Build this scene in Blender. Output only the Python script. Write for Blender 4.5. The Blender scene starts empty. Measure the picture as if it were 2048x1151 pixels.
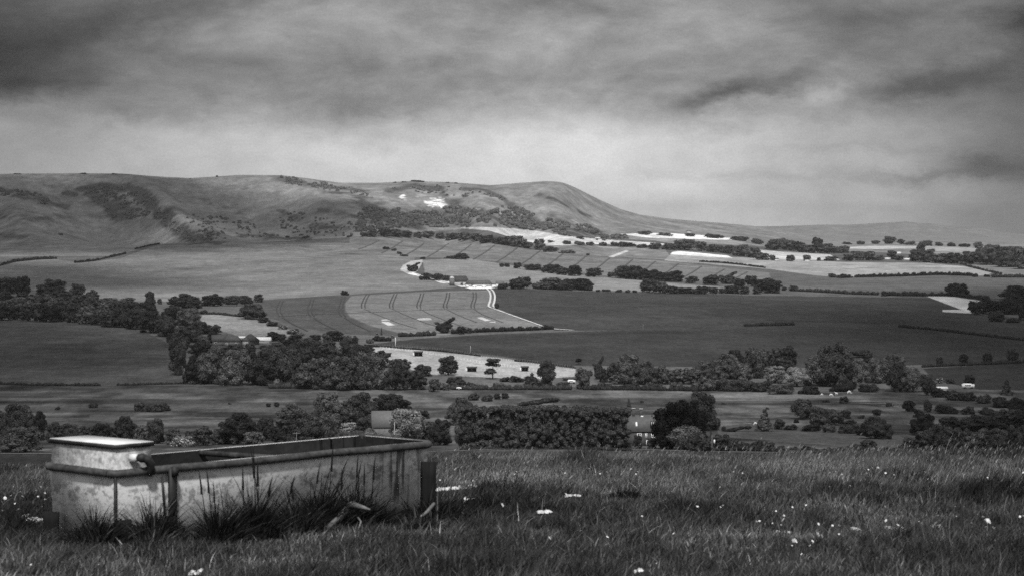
import bpy, math, random
import numpy as np

# ------------------------------------------------------------------ camera, world, sun, exposure
F = 4618.0; HOR = 470.0; CU = 1024.0        # focal length and horizon row in photo pixels; the camera stands at the origin
sc = bpy.context.scene
COL = sc.collection
cd = bpy.data.cameras.new("camera"); cam = bpy.data.objects.new("camera", cd); COL.objects.link(cam)
cd.sensor_width = 36.0; cd.lens = F/2048*36; cd.shift_y = -(575.5-HOR)/2048
cd.clip_start = 0.5; cd.clip_end = 60000
cam.location = (0, 0, 0); cam.rotation_euler = (math.radians(90), 0, 0)
cd.dof.use_dof = True; cd.dof.focus_distance = 45; cd.dof.aperture_fstop = 8.5
sc.camera = cam
sc.view_settings.view_transform = 'Standard'; sc.view_settings.look = 'None'
sc.view_settings.exposure = 0; sc.view_settings.gamma = 1; sc.view_settings.use_curve_mapping = False
sc.cycles.volume_bounces = 0; sc.cycles.max_bounces = 5; sc.cycles.diffuse_bounces = 2
sc.cycles.transparent_max_bounces = 8
sc.cycles.use_denoising = False; sc.cycles.sample_clamp_indirect = 1.2; sc.cycles.sample_clamp_direct = 6

SUN_EL, SUN_AZ = math.radians(49), math.radians(179)     # azimuth from +Y, clockwise
SD = np.array([math.sin(SUN_AZ)*math.cos(SUN_EL), math.cos(SUN_AZ)*math.cos(SUN_EL), math.sin(SUN_EL)])
ld = bpy.data.lights.new("sun", 'SUN'); ld.energy = 3.5; ld.angle = math.radians(5); ld.color = (1, .995, .985)
sun = bpy.data.objects.new("sun", ld); COL.objects.link(sun)
from mathutils import Vector
sun.rotation_euler = Vector(-SD).to_track_quat('-Z', 'Y').to_euler()

class NT:
    """tiny helper for node trees"""
    def __init__(s, nt): s.nt = nt; s.nt.nodes.clear()
    def node(s, t, **k):
        n = s.nt.nodes.new(t)
        for a, b in k.items(): setattr(n, a, b)
        return n
    def link(s, a, b):
        if hasattr(a, 'links'): s.nt.links.new(a, b)
        else: b.default_value = a
    def m(s, op, a, b=0.0, c=0.0):
        n = s.node('ShaderNodeMath', operation=op)
        for i, v in enumerate((a, b, c)):
            s.link(v, n.inputs[i])
        return n.outputs[0]
    def xyz(s, x, y, z):
        n = s.node('ShaderNodeCombineXYZ')
        for i, v in enumerate((x, y, z)): s.link(v, n.inputs[i])
        return n.outputs[0]
    def noise(s, vec, scale, detail=4, rough=.55, dist=0.0):
        n = s.node('ShaderNodeTexNoise'); s.link(vec, n.inputs['Vector'])
        n.inputs['Scale'].default_value = scale; n.inputs['Detail'].default_value = detail
        n.inputs['Roughness'].default_value = rough; n.inputs['Distortion'].default_value = dist
        return n.outputs['Fac']
    def ramp(s, fac, pts, interp='LINEAR'):
        n = s.node('ShaderNodeValToRGB'); s.link(fac, n.inputs[0]); cr = n.color_ramp; cr.interpolation = interp
        while len(cr.elements) < len(pts): cr.elements.new(.5)
        for e, (p, v) in zip(cr.elements, pts): e.position = p; e.color = (v, v, v, 1)
        return n.outputs[0]
    def mapr(s, v, a, b, c, d, clamp=True):
        n = s.node('ShaderNodeMapRange', clamp=clamp); s.link(v, n.inputs[0])
        for i, q in enumerate((a, b, c, d)): n.inputs[i+1].default_value = q
        return n.outputs[0]

w = bpy.data.worlds.new("World"); sc.world = w; w.use_nodes = True
T = NT(w.node_tree)
tc = T.node('ShaderNodeTexCoord'); sp = T.node('ShaderNodeSeparateXYZ'); T.link(tc.outputs['Generated'], sp.inputs[0])
X, Y, Z = sp.outputs
az = T.m('ARCTAN2', X, Y); el = T.m('ARCSINE', Z)
V0 = T.m('MULTIPLY', el, 4.618)                  # elevation: 0 at the horizon, .47 at 5.8 degrees
U0 = T.m('MULTIPLY', az, 4.618)                  # azimuth: -1.02 .. 1.02 over 25 degrees
wv = T.noise(T.xyz(T.m('MULTIPLY', U0, 1.6), T.m('MULTIPLY', V0, 3.0), 3.3), 3.0, 9, .70)
wv2 = T.noise(T.xyz(T.m('MULTIPLY', U0, 1.5), T.m('MULTIPLY', V0, 4.0), 9.3), 1.6, 5, .6)
V = T.m('ADD', V0, T.m('MULTIPLY', T.m('SUBTRACT', wv, .5), .11))
U = T.m('ADD', U0, T.m('MULTIPLY', T.m('SUBTRACT', wv2, .5), .35))
Ur = T.mapr(U, -1.1, 1.1, 0, 1)
def uramp(pts): return T.ramp(Ur, [((u-1024+1100)/2200., v) for u, v in pts], 'EASE')
edge = uramp([(-60, .265), (200, .255), (430, .235), (700, .195), (900, .235), (1100, .25), (1400, .225), (1600, .265), (1750, .25), (2100, .27)])   # height of the ragged lower edge of the cloud deck
deck = uramp([(-60, .07), (150, .15), (350, .26), (700, .32), (1100, .35), (1500, .30), (1800, .22), (2100, .14)])
clear = uramp([(-60, .36), (150, .43), (400, .60), (700, .75), (1100, .84), (1400, .76), (1700, .50), (2100, .20)])
tt = T.m('SUBTRACT', V, edge)
mixf = T.mapr(tt, -.045, .045, 0, 1)
clear = T.m('MULTIPLY', clear, T.mapr(V, .04, .26, 1.20, .84))
lump = T.noise(T.xyz(U0, T.m('MULTIPLY', V0, 2.4), 7.1), 4.5, 9, .66, .4)
deck = T.m('MULTIPLY', deck, T.mapr(lump, .32, .68, .76, 1.24))
base = T.m('ADD', T.m('MULTIPLY', clear, T.m('SUBTRACT', 1.0, mixf)), T.m('MULTIPLY', deck, mixf))
base = T.m('MULTIPLY', base, T.mapr(tt, .05, .30, 1.0, .92))
def blob(u, v, su, sv, rot=0.0):
    du = T.m('SUBTRACT', U, (u-1024)/1000); dv = T.m('SUBTRACT', V, (HOR-v)/1000)
    c, s_ = math.cos(rot), math.sin(rot)
    a = T.m('ADD', T.m('MULTIPLY', du, c), T.m('MULTIPLY', dv, s_)); b = T.m('SUBTRACT', T.m('MULTIPLY', dv, c), T.m('MULTIPLY', du, s_))
    a = T.m('DIVIDE', a, su/1000); b = T.m('DIVIDE', b, sv/1000)
    r = T.m('ADD', T.m('MULTIPLY', a, a), T.m('MULTIPLY', b, b))
    return T.m('EXPONENT', T.m('MULTIPLY', r, -1.0))
val = base
SKY_BLOBS = [  # photo px centre, half widths, tilt, gain
 (250, 45, 150, 40, .3, -.50), (20, 90, 150, 60, 0, -.45), (60, 160, 160, 30, 0, -.3), (380, 10, 120, 40, .1, -.3), (280, 225, 90, 20, 0, -.25), (60, 215, 120, 16, 0, .18), (560, 130, 200, 30, .05, -.08), (480, 90, 90, 40, .3, .12),
 (720, 205, 150, 22, -.1, -.18), (1010, 165, 200, 18, .1, -.20), (1120, 10, 330, 20, 0, -.22), (900, 90, 260, 26, .1, .14), (1450, 190, 70, 22, .35, -.55), (1560, 150, 130, 26, .45, -.28),
 (1850, 175, 120, 26, .15, -.50), (1950, 130, 130, 26, .25, -.35), (2010, 50, 90, 26, .2, -.55), (1800, 30, 160, 22, .2, -.15), (1330, 95, 130, 20, .15, .22), (1700, 110, 120, 22, .25, .12), (1640, 185, 110, 12, .12, .30),
 (1900, 350, 240, 16, 0, -.42), (2010, 330, 120, 20, 0, -.5), (1500, 350, 300, 8, 0, -.08), (1850, 400, 200, 14, 0, .10), (1750, 300, 260, 10, 0, -.12), (1350, 415, 200, 25, 0, -.10), (2060, 80, 60, 200, 0, -.25)]
for (u, v, su, sv, rot, g) in SKY_BLOBS:
    val = T.m('MULTIPLY', val, T.m('ADD', 1.0, T.m('MULTIPLY', blob(u, v, su, sv, rot), g)))
st = T.noise(T.xyz(T.m('MULTIPLY', U0, 1.0), T.m('MULTIPLY', V0, 2.6), 1.7), 3.0, 9, .64, .3)
val = T.m('MULTIPLY', val, T.m('ADD', 1.0, T.m('MULTIPLY', T.mapr(st, .28, .72, -.26, .26), T.m('ADD', .25, T.m('MULTIPLY', mixf, .75)))))
st2 = T.noise(T.xyz(U0, T.m('MULTIPLY', V0, 1.6), 5.7), 9, 8, .7, .3)
val = T.m('MULTIPLY', val, T.mapr(st2, .3, .7, .90, 1.10))
gr = T.noise(T.xyz(U0, V0, 2.2), 260, 2, .8)
val = T.m('MULTIPLY', val, T.mapr(gr, .25, .75, .90, 1.10))
# higher up (out of the photograph) the cloud cover is thin and bright
hi = T.mapr(V0, .55, 1.3, 0, 1)
cover = T.noise(T.xyz(X, Y, T.m('MULTIPLY', Z, 2.0)), 2.2, 6, .6)
upper = T.mapr(cover, .3, .7, .34, .66)
mx = T.m('ADD', T.m('MULTIPLY', val, T.m('SUBTRACT', 1.0, hi)), T.m('MULTIPLY', upper, hi))
sky = T.node('ShaderNodeTexSky'); sky.sky_type = 'NISHITA'; sky.sun_disc = False
sky.sun_elevation = SUN_EL; sky.sun_rotation = SUN_AZ
bw = T.node('ShaderNodeRGBToBW'); T.link(sky.outputs[0], bw.inputs[0])
tot = T.m('ADD', mx, T.m('MULTIPLY', T.m('MULTIPLY', bw.outputs[0], .02), hi))
bg = T.node('ShaderNodeBackground'); cmb = T.node('ShaderNodeCombineColor')
for i in range(3): T.link(tot, cmb.inputs[i])
T.link(cmb.outputs[0], bg.inputs[0]); bg.inputs[1].default_value = 1.0
wo = T.node('ShaderNodeOutputWorld'); T.link(bg.outputs[0], wo.inputs[0])

# ------------------------------------------------------------------ helpers
rng = np.random.default_rng(7)
def mesh_from(name, verts, quads=None, tris=None, mats=(), smooth=False, midx=None):
    verts = np.ascontiguousarray(verts, dtype=np.float32)
    nq = 0 if quads is None else len(quads); nt = 0 if tris is None else len(tris)
    me = bpy.data.meshes.new(name)
    me.vertices.add(len(verts)); me.vertices.foreach_set('co', verts.ravel())
    loops = []
    if nq: loops.append(np.asarray(quads, dtype=np.int32).ravel())
    if nt: loops.append(np.asarray(tris, dtype=np.int32).ravel())
    loops = np.concatenate(loops)
    me.loops.add(len(loops)); me.loops.foreach_set('vertex_index', loops)
    st_ = np.concatenate([np.arange(nq)*4, nq*4+np.arange(nt)*3]).astype(np.int32)
    me.polygons.add(nq+nt); me.polygons.foreach_set('loop_start', st_)
    if smooth: me.polygons.foreach_set('use_smooth', np.ones(nq+nt, dtype=bool))
    for m_ in mats: me.materials.append(m_)
    if midx is not None: me.polygons.foreach_set('material_index', np.asarray(midx, dtype=np.int32))
    me.update(calc_edges=True)
    return me

class MB:
    """collects simple shapes into one mesh"""
    def __init__(s): s.v = []; s.q = []; s.t = []; s.n = 0
    def add(s, v, q=None, t=None):
        v = np.asarray(v, dtype=float)
        if q is not None and len(q): s.q.append(np.asarray(q, dtype=int)+s.n)
        if t is not None and len(t): s.t.append(np.asarray(t, dtype=int)+s.n)
        s.v.append(v); s.n += len(v); return s
    def box(s, c, size, rz=0.0, taper=1.0):
        hx, hy, hz = [k/2 for k in size]
        v = np.array([[x*(taper if z > 0 else 1), y*(taper if z > 0 else 1), z] for z in (-hz, hz) for x, y in ((-hx, -hy), (hx, -hy), (hx, hy), (-hx, hy))])
        R = np.array([[math.cos(rz), -math.sin(rz), 0], [math.sin(rz), math.cos(rz), 0], [0, 0, 1]])
        v = v @ R.T + np.array(c)
        return s.add(v, [[3, 2, 1, 0], [4, 5, 6, 7], [0, 1, 5, 4], [1, 2, 6, 5], [2, 3, 7, 6], [3, 0, 4, 7]])
    def tube(s, pts, r, k=8, cap=True):
        pts = [np.array(p, dtype=float) for p in pts]
        rs = r if hasattr(r, '__len__') else [r]*len(pts)
        V_ = []
        up = np.array([0, 0, 1.0]); prev = None
        for i, p in enumerate(pts):
            d = pts[min(i+1, len(pts)-1)] - pts[max(i-1, 0)]; d /= np.linalg.norm(d)+1e-9
            a = np.cross(d, up if abs(d[2]) < .95 else np.array([1.0, 0, 0])) if prev is None else prev - d*np.dot(prev, d)
            a /= np.linalg.norm(a)+1e-9; prev = a; b = np.cross(d, a)
            for j in range(k):
                t_ = 2*math.pi*j/k; V_.append(p + rs[i]*(a*math.cos(t_)+b*math.sin(t_)))
        q = [[i*k+j, i*k+(j+1) % k, (i+1)*k+(j+1) % k, (i+1)*k+j] for i in range(len(pts)-1) for j in range(k)]
        t_ = []
        if cap:
            V_ += [pts[0], pts[-1]]; n = len(pts)*k
            t_ = [[n, (j+1) % k, j] for j in range(k)] + [[n+1, n-k+j, n-k+(j+1) % k] for j in range(k)]
        return s.add(V_, q, t_)
    def blob(s, c, r, nu=8, nv=6, jit=0.0, rg=rng):
        c = np.array(c, dtype=float); r = np.array(r if hasattr(r, '__len__') else [r]*3, dtype=float)
        V_ = [[0, 0, -1.0]] + [[math.sin(math.pi*i/nv)*math.cos(2*math.pi*j/nu), math.sin(math.pi*i/nv)*math.sin(2*math.pi*j/nu), -math.cos(math.pi*i/nv)] for i in range(1, nv) for j in range(nu)] + [[0, 0, 1.0]]
        V_ = np.array(V_); V_ *= (1+jit*rg.normal(size=(len(V_), 1)))
        q = [[1+i*nu+j, 1+i*nu+(j+1) % nu, 1+(i+1)*nu+(j+1) % nu, 1+(i+1)*nu+j] for i in range(nv-2) for j in range(nu)]
        L = len(V_)-1; o = 1+(nv-2)*nu
        t_ = [[0, 1+(j+1) % nu, 1+j] for j in range(nu)] + [[L, o+j, o+(j+1) % nu] for j in range(nu)]
        return s.add(V_*r+c, q, t_)
    def mesh(s, name, mat, smooth=False):
        return mesh_from(name, np.concatenate(s.v), np.concatenate(s.q) if s.q else None, np.concatenate(s.t) if s.t else None, [mat], smooth)
    def obj(s, name, mat, parent=None, smooth=False, loc=None):
        o = bpy.data.objects.new(name, s.mesh(name, mat, smooth)); COL.objects.link(o)
        if parent is not None: o.parent = parent
        if loc is not None: o.location = loc
        return o
def tag(o, label=None, cat=None, group=None, kind=None):
    if label:
        o['label'] = label
        n = len(label.split())
        if n < 4 or n > 16: print("LABEL LENGTH", n, label)
    if cat: o['category'] = cat
    if group: o['group'] = group
    if kind: o['kind'] = kind
    return o
def empty(name, loc, rz=0.0):
    o = bpy.data.objects.new(name, None); COL.objects.link(o); o.location = loc; o.rotation_euler = (0, 0, rz)
    o.empty_display_size = .2
    return o
def link(name, me, parent=None, loc=None):
    o = bpy.data.objects.new(name, me); COL.objects.link(o)
    if parent is not None: o.parent = parent
    if loc is not None: o.location = loc
    return o

MATS = {}
def mat(name, alb, rough=.9, var=.15, scale=1.0, rnd=.0, spec=.2, metal=0.0, transl=0.0, stretch=(1, 1, 1), contrast=None):
    """grey procedural material: noise variation around an albedo, optional variation from object to object"""
    if name in MATS: return MATS[name]
    m_ = bpy.data.materials.new(name); m_.use_nodes = True; t = NT(m_.node_tree)
    tcn = t.node('ShaderNodeTexCoord'); mp = t.node('ShaderNodeMapping'); mp.inputs['Scale'].default_value = stretch
    t.link(tcn.outputs['Object'], mp.inputs[0])
    n = t.noise(mp.outputs[0], scale, 5, .65)
    f = t.mapr(n, .3, .7, 1-var, 1+var)
    f = t.m('MULTIPLY', f, alb)
    if rnd:
        oi = t.node('ShaderNodeObjectInfo')
        f = t.m('MULTIPLY', f, t.mapr(oi.outputs['Random'], 0, 1, 1-rnd, 1+rnd))
    c = t.node('ShaderNodeCombineColor')
    for i in range(3): t.link(f, c.inputs[i])
    b = t.node('ShaderNodeBsdfPrincipled'); t.link(c.outputs[0], b.inputs['Base Color'])
    b.inputs['Roughness'].default_value = rough; b.inputs['Specular IOR Level'].default_value = spec; b.inputs['Metallic'].default_value = metal
    out = t.node('ShaderNodeOutputMaterial')
    if transl:
        tr = t.node('ShaderNodeBsdfTranslucent'); t.link(c.outputs[0], tr.inputs[0])
        mxs = t.node('ShaderNodeMixShader'); mxs.inputs[0].default_value = transl
        t.link(b.outputs[0], mxs.inputs[1]); t.link(tr.outputs[0], mxs.inputs[2]); t.link(mxs.outputs[0], out.inputs[0])
    else: t.link(b.outputs[0], out.inputs[0])
    MATS[name] = m_; return m_

# smooth value noise for numpy
def vnoise(x, y, seed=0):
    x = np.asarray(x, dtype=float); y = np.asarray(y, dtype=float)
    xi = np.floor(x).astype(np.int64); yi = np.floor(y).astype(np.int64); xf = x-xi; yf = y-yi
    def h(a, b):
        n = (a*374761393 + b*668265263 + seed*1442695041) & 0xffffffff
        n = ((n ^ (n >> 13))*1274126177) & 0xffffffff
        return ((n ^ (n >> 16)) & 0xffff)/65535.0
    sx = xf*xf*(3-2*xf); sy = yf*yf*(3-2*yf)
    return (h(xi, yi)*(1-sx)+h(xi+1, yi)*sx)*(1-sy) + (h(xi, yi+1)*(1-sx)+h(xi+1, yi+1)*sx)*sy
def fbm(x, y, o=4, seed=0):
    s_ = 0; a = .5; t = 0
    for i in range(o):
        s_ = s_ + a*vnoise(x*2**i, y*2**i, seed+i); t += a; a *= .5
    return s_/t

# ------------------------------------------------------------------ terrain: height z over (x, y), as profiles of (distance, sight row) along rays
cols = np.unique(np.concatenate([-9000+np.arange(0, 60)*(8000/60.), np.arange(-1000, -60, 12.), np.arange(-60, 2110, 2.0), np.arange(2110, 3050, 12.), 3050+np.arange(0, 61)*(8000/60.)]))
rows = np.concatenate([np.linspace(.6, 10.5, 25)[:-1], np.linspace(10.5, 22, 90)[:-1], np.geomspace(22, 440, 50)[:-1], np.linspace(440, 1120, 430)[:-1],
                       np.linspace(1120, 2500, 480)[:-1], np.linspace(2500, 4100, 330)[:-1], np.geomspace(4100, 14000, 150)])
def ip(u, pts):
    p = np.array(pts, dtype=float); return np.interp(u, p[:, 0], p[:, 1])
def smooth(a, k):
    if k < 2: return a
    ker = np.hanning(k+2)[1:-1]; ker /= ker.sum()
    return np.convolve(np.pad(a, (k, k), mode='edge'), ker, mode='same')[k:-k]
UG = np.arange(-1200, 3400, 4.0)
def curve(pts, k=25): return smooth(ip(UG, pts), k)
ridge_v = curve([(-1200, 352), (0, 349), (30, 347.5), (150, 346.5), (240, 348), (330, 354), (380, 356.5), (480, 350), (560, 351), (620, 358), (680, 366), (760, 366), (820, 362.5), (900, 364.5), (980, 371), (1040, 366), (1095, 362.5), (1125, 365), (1150, 375), (1200, 400), (1240, 418), (1280, 429.5), (1340, 438), (1420, 444.5), (1500, 451), (1560, 460), (1640, 476), (1760, 483), (3400, 484)], 7)
KN = [  # (distance curve, sight-row curve)
 (curve([(0, .6)]), None, -1.60),
 (curve([(0, 11)]), None, -1.62),
 (curve([(0, 14.2)]), None, -1.72),
 (curve([(0, 18.6), (2048, 18.6)]), curve([(0, 944), (100, 942), (600, 930), (1024, 925), (2048, 922)]), None),
 (curve([(0, 26)]), None, -3.1),
 (curve([(0, 60)]), None, -9.5),
 (curve([(0, 200)]), None, -28.0),
 (curve([(0, 440)]), curve([(0, 908), (1000, 903), (2048, 908)]), None),
 (curve([(0, 560)]), curve([(0, 866), (1000, 862), (2048, 866)]), None),
 (curve([(0, 765)]), curve([(0, 772), (1000, 776), (2048, 782)]), None),
 (curve([(0, 900)]), curve([(0, 722), (400, 722), (800, 724), (1100, 731), (1600, 735), (2048, 736)]), None),
 (curve([(0, 1180)]), curve([(0, 640), (400, 645), (800, 655), (1200, 662), (1600, 672), (2048, 680)]), None),
 (curve([(0, 1500)]), curve([(0, 600), (500, 600), (1000, 607), (1500, 617), (2048, 625)]), None),
 (curve([(0, 1900)]), curve([(0, 556), (500, 566), (1000, 566), (1500, 578), (2048, 580)]), None),
 (curve([(0, 2350)]), curve([(0, 517), (400, 516), (800, 522), (1200, 540), (1500, 550), (2048, 548)]), None),
 (curve([(0, 2700)]), curve([(0, 496), (300, 490), (600, 490), (800, 497), (1200, 514), (1500, 528), (2048, 528)]), None),
 (curve([(0, 2950), (1400, 3000), (1700, 3300)]), curve([(0, 478), (300, 482), (600, 472), (900, 474), (1200, 492), (1500, 505), (1800, 508), (2048, 512)]), None),
 (curve([(0, 3150), (1400, 3300), (1700, 3700)]), curve([(0, 445), (300, 455), (600, 447), (900, 448), (1200, 470), (1500, 487), (1700, 498), (2048, 500)]), None),
 (curve([(0, 3380), (1100, 3500), (1700, 4100)]), curve([(0, 395), (300, 402), (600, 402), (900, 402), (1100, 408), (1200, 440), (1300, 458), (1500, 470), (1700, 489), (2048, 492)]), None),
 (curve([(0, 3700), (1100, 3900), (1700, 4800)]), ridge_v, None),
 (curve([(0, 4400), (1700, 5600)]), curve([(-1200, 400), (1000, 415), (1500, 470), (1700, 481), (3400, 481)]), None),
 (curve([(0, 7000)]), curve([(0, 479)]), None),
 (curve([(0, 8000)]), curve([(0, 470), (1500, 473), (2048, 476)]), None),
 (curve([(0, 9300)]), curve([(-1200, 455), (1450, 453), (1560, 452.5), (1640, 449.5), (1700, 449.5), (1735, 447.5), (1760, 446), (1790, 445), (1812, 443), (1840, 447), (1860, 447), (1900, 452), (1960, 455), (2000, 463), (2048, 469), (2300, 471)], 5), None),
 (curve([(0, 14000)]), curve([(0, 474)]), None),
]
def kz(k):
    d, v, z = KN[k]
    return (d, np.full_like(d, z)) if v is None else (d, -(v-HOR)/F*d)
KD = np.array([kz(k)[0] for k in range(len(KN))]); KZ = np.array([kz(k)[1] for k in range(len(KN))])
KFOOT, KRIDGE = 15, 19
def pchip(x, y, xq):
    h = np.diff(x); dl = np.diff(y)/h; m_ = np.zeros_like(y)
    w1 = 2*h[1:]+h[:-1]; w2 = h[1:]+2*h[:-1]
    ok = dl[:-1]*dl[1:] > 0
    with np.errstate(divide='ignore', invalid='ignore'):
        mm = (w1+w2)/(w1/dl[:-1]+w2/dl[1:])
    m_[1:-1] = np.where(ok, mm, 0); m_[0] = dl[0]; m_[-1] = dl[-1]
    i = np.clip(np.searchsorted(x, xq)-1, 0, len(x)-2); t = (xq-x[i])/h[i]
    t2 = t*t; t3 = t2*t
    return (2*t3-3*t2+1)*y[i]+(t3-2*t2+t)*h[i]*m_[i]+(-2*t3+3*t2)*y[i+1]+(t3-t2)*h[i]*m_[i+1]
SPURS = [  # (sight column at foot, at ridge, half width, height in metres): spurs and combes of the scarp
 (470, 235, 42, 20), (300, 120, 75, -20), (60, 20, 60, 11), (-60, -120, 80, -14), (620, 440, 85, -12), (760, 590, 55, 11), (900, 860, 70, -15),
 (985, 960, 34, 8), (1075, 1010, 45, -8), (1150, 1100, 40, 8), (1250, 1160, 40, -4), (560, 520, 20, 5), (700, 640, 22, -4), (420, 330, 20, -4)]
def column(u, dq):
    uc = min(max(u, UG[0]), UG[-1]); j = (uc-UG[0])/4.0; j0 = int(min(j, len(UG)-2)); fj = j-j0
    kd = KD[:, j0]*(1-fj)+KD[:, j0+1]*fj; kz_ = KZ[:, j0]*(1-fj)+KZ[:, j0+1]*fj
    z = pchip(kd, kz_, dq)
    t = (dq-kd[KFOOT])/(kd[KRIDGE]-kd[KFOOT]); tt = np.clip(t, 0, 1)
    win = np.sin(np.pi*tt**.9)**1.3
    amp = 0
    for (uf, ur, wd, a) in SPURS:
        c_ = uf+(ur-uf)*tt
        amp = amp + a*np.exp(-((u-c_)/wd)**2)
    x = (u-CU)/F*dq
    fade = np.interp(u, [1150, 1500], [1, .25])
    z = z + win*fade*amp + win*fade*(fbm(x/90., dq/170., 4, 11)-.5)*9
    und = np.interp(dq, [470, 600, 1200, 2600, 3000], [0, .8, 2.2, 3.0, 0])
    z = z + und*(fbm(x/160., dq/220., 2, 5)-.5)
    z = z + np.interp(dq, [9, 11, 19, 24], [0, 1, 1, 0])*.10*(fbm(x/1.3, dq/1.1, 3, 9)-.5)
    return z
ZG = np.array([column(u, rows) for u in cols])          # (ncol, nrow)
def hz(u, d):
    """terrain height at sight column u, distance d (bilinear, equals the mesh)"""
    i = np.clip(np.searchsorted(cols, u)-1, 0, len(cols)-2); j = np.clip(np.searchsorted(rows, d)-1, 0, len(rows)-2)
    fu = (u-cols[i])/(cols[i+1]-cols[i]); fd = (d-rows[j])/(rows[j+1]-rows[j])
    return (ZG[i, j]*(1-fu)+ZG[i+1, j]*fu)*(1-fd)+(ZG[i, j+1]*(1-fu)+ZG[i+1, j+1]*fu)*fd
def ground_z(x, y): return hz(CU+F*x/y, y)
def at(u, v, dmin=400., dmax=9500.):
    """the point of the ground seen at photo pixel (u, v)"""
    m_ = (rows >= dmin) & (rows <= dmax); dd = rows[m_]
    i = int(np.clip(np.searchsorted(cols, u)-1, 0, len(cols)-2)); fu = (u-cols[i])/(cols[i+1]-cols[i])
    zz = (ZG[i]*(1-fu)+ZG[i+1]*fu)[m_]
    df = zz+(v-HOR)/F*dd
    k = np.nonzero(df >= 0)[0]
    if len(k) == 0: d = dd[int(np.argmax(df/dd))]
    elif k[0] == 0: d = dd[0]
    else:
        a, b = df[k[0]-1], df[k[0]]; d = dd[k[0]-1]+(dd[k[0]]-dd[k[0]-1])*(-a/(b-a+1e-12))
    return np.array([(u-CU)/F*d, d, float(hz(u, d))])
def near(u, v): return at(u, v, 8., 19.)
def dense(pts, step=6.0, closed=False):
    out = []; P = list(pts)+([pts[0]] if closed else [])
    for a, b in zip(P[:-1], P[1:]):
        n = max(1, int(math.hypot(b[0]-a[0], b[1]-a[1])/step))
        out += [(a[0]+(b[0]-a[0])*k/n, a[1]+(b[1]-a[1])*k/n) for k in range(n)]
    if not closed: out.append(P[-1])
    return out
GX = (cols[:, None]-CU)/F*rows[None, :]; GY = np.broadcast_to(rows[None, :], GX.shape)
def inside(poly, x, y):
    c = np.zeros(x.shape, dtype=bool); n = len(poly)
    for i in range(n):
        x1, y1 = poly[i]; x2, y2 = poly[(i+1) % n]
        if y1 == y2: continue
        cr = ((y1 > y) != (y2 > y)) & (x < (x2-x1)*(y-y1)/(y2-y1)+x1)
        c ^= cr
    return c
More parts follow.
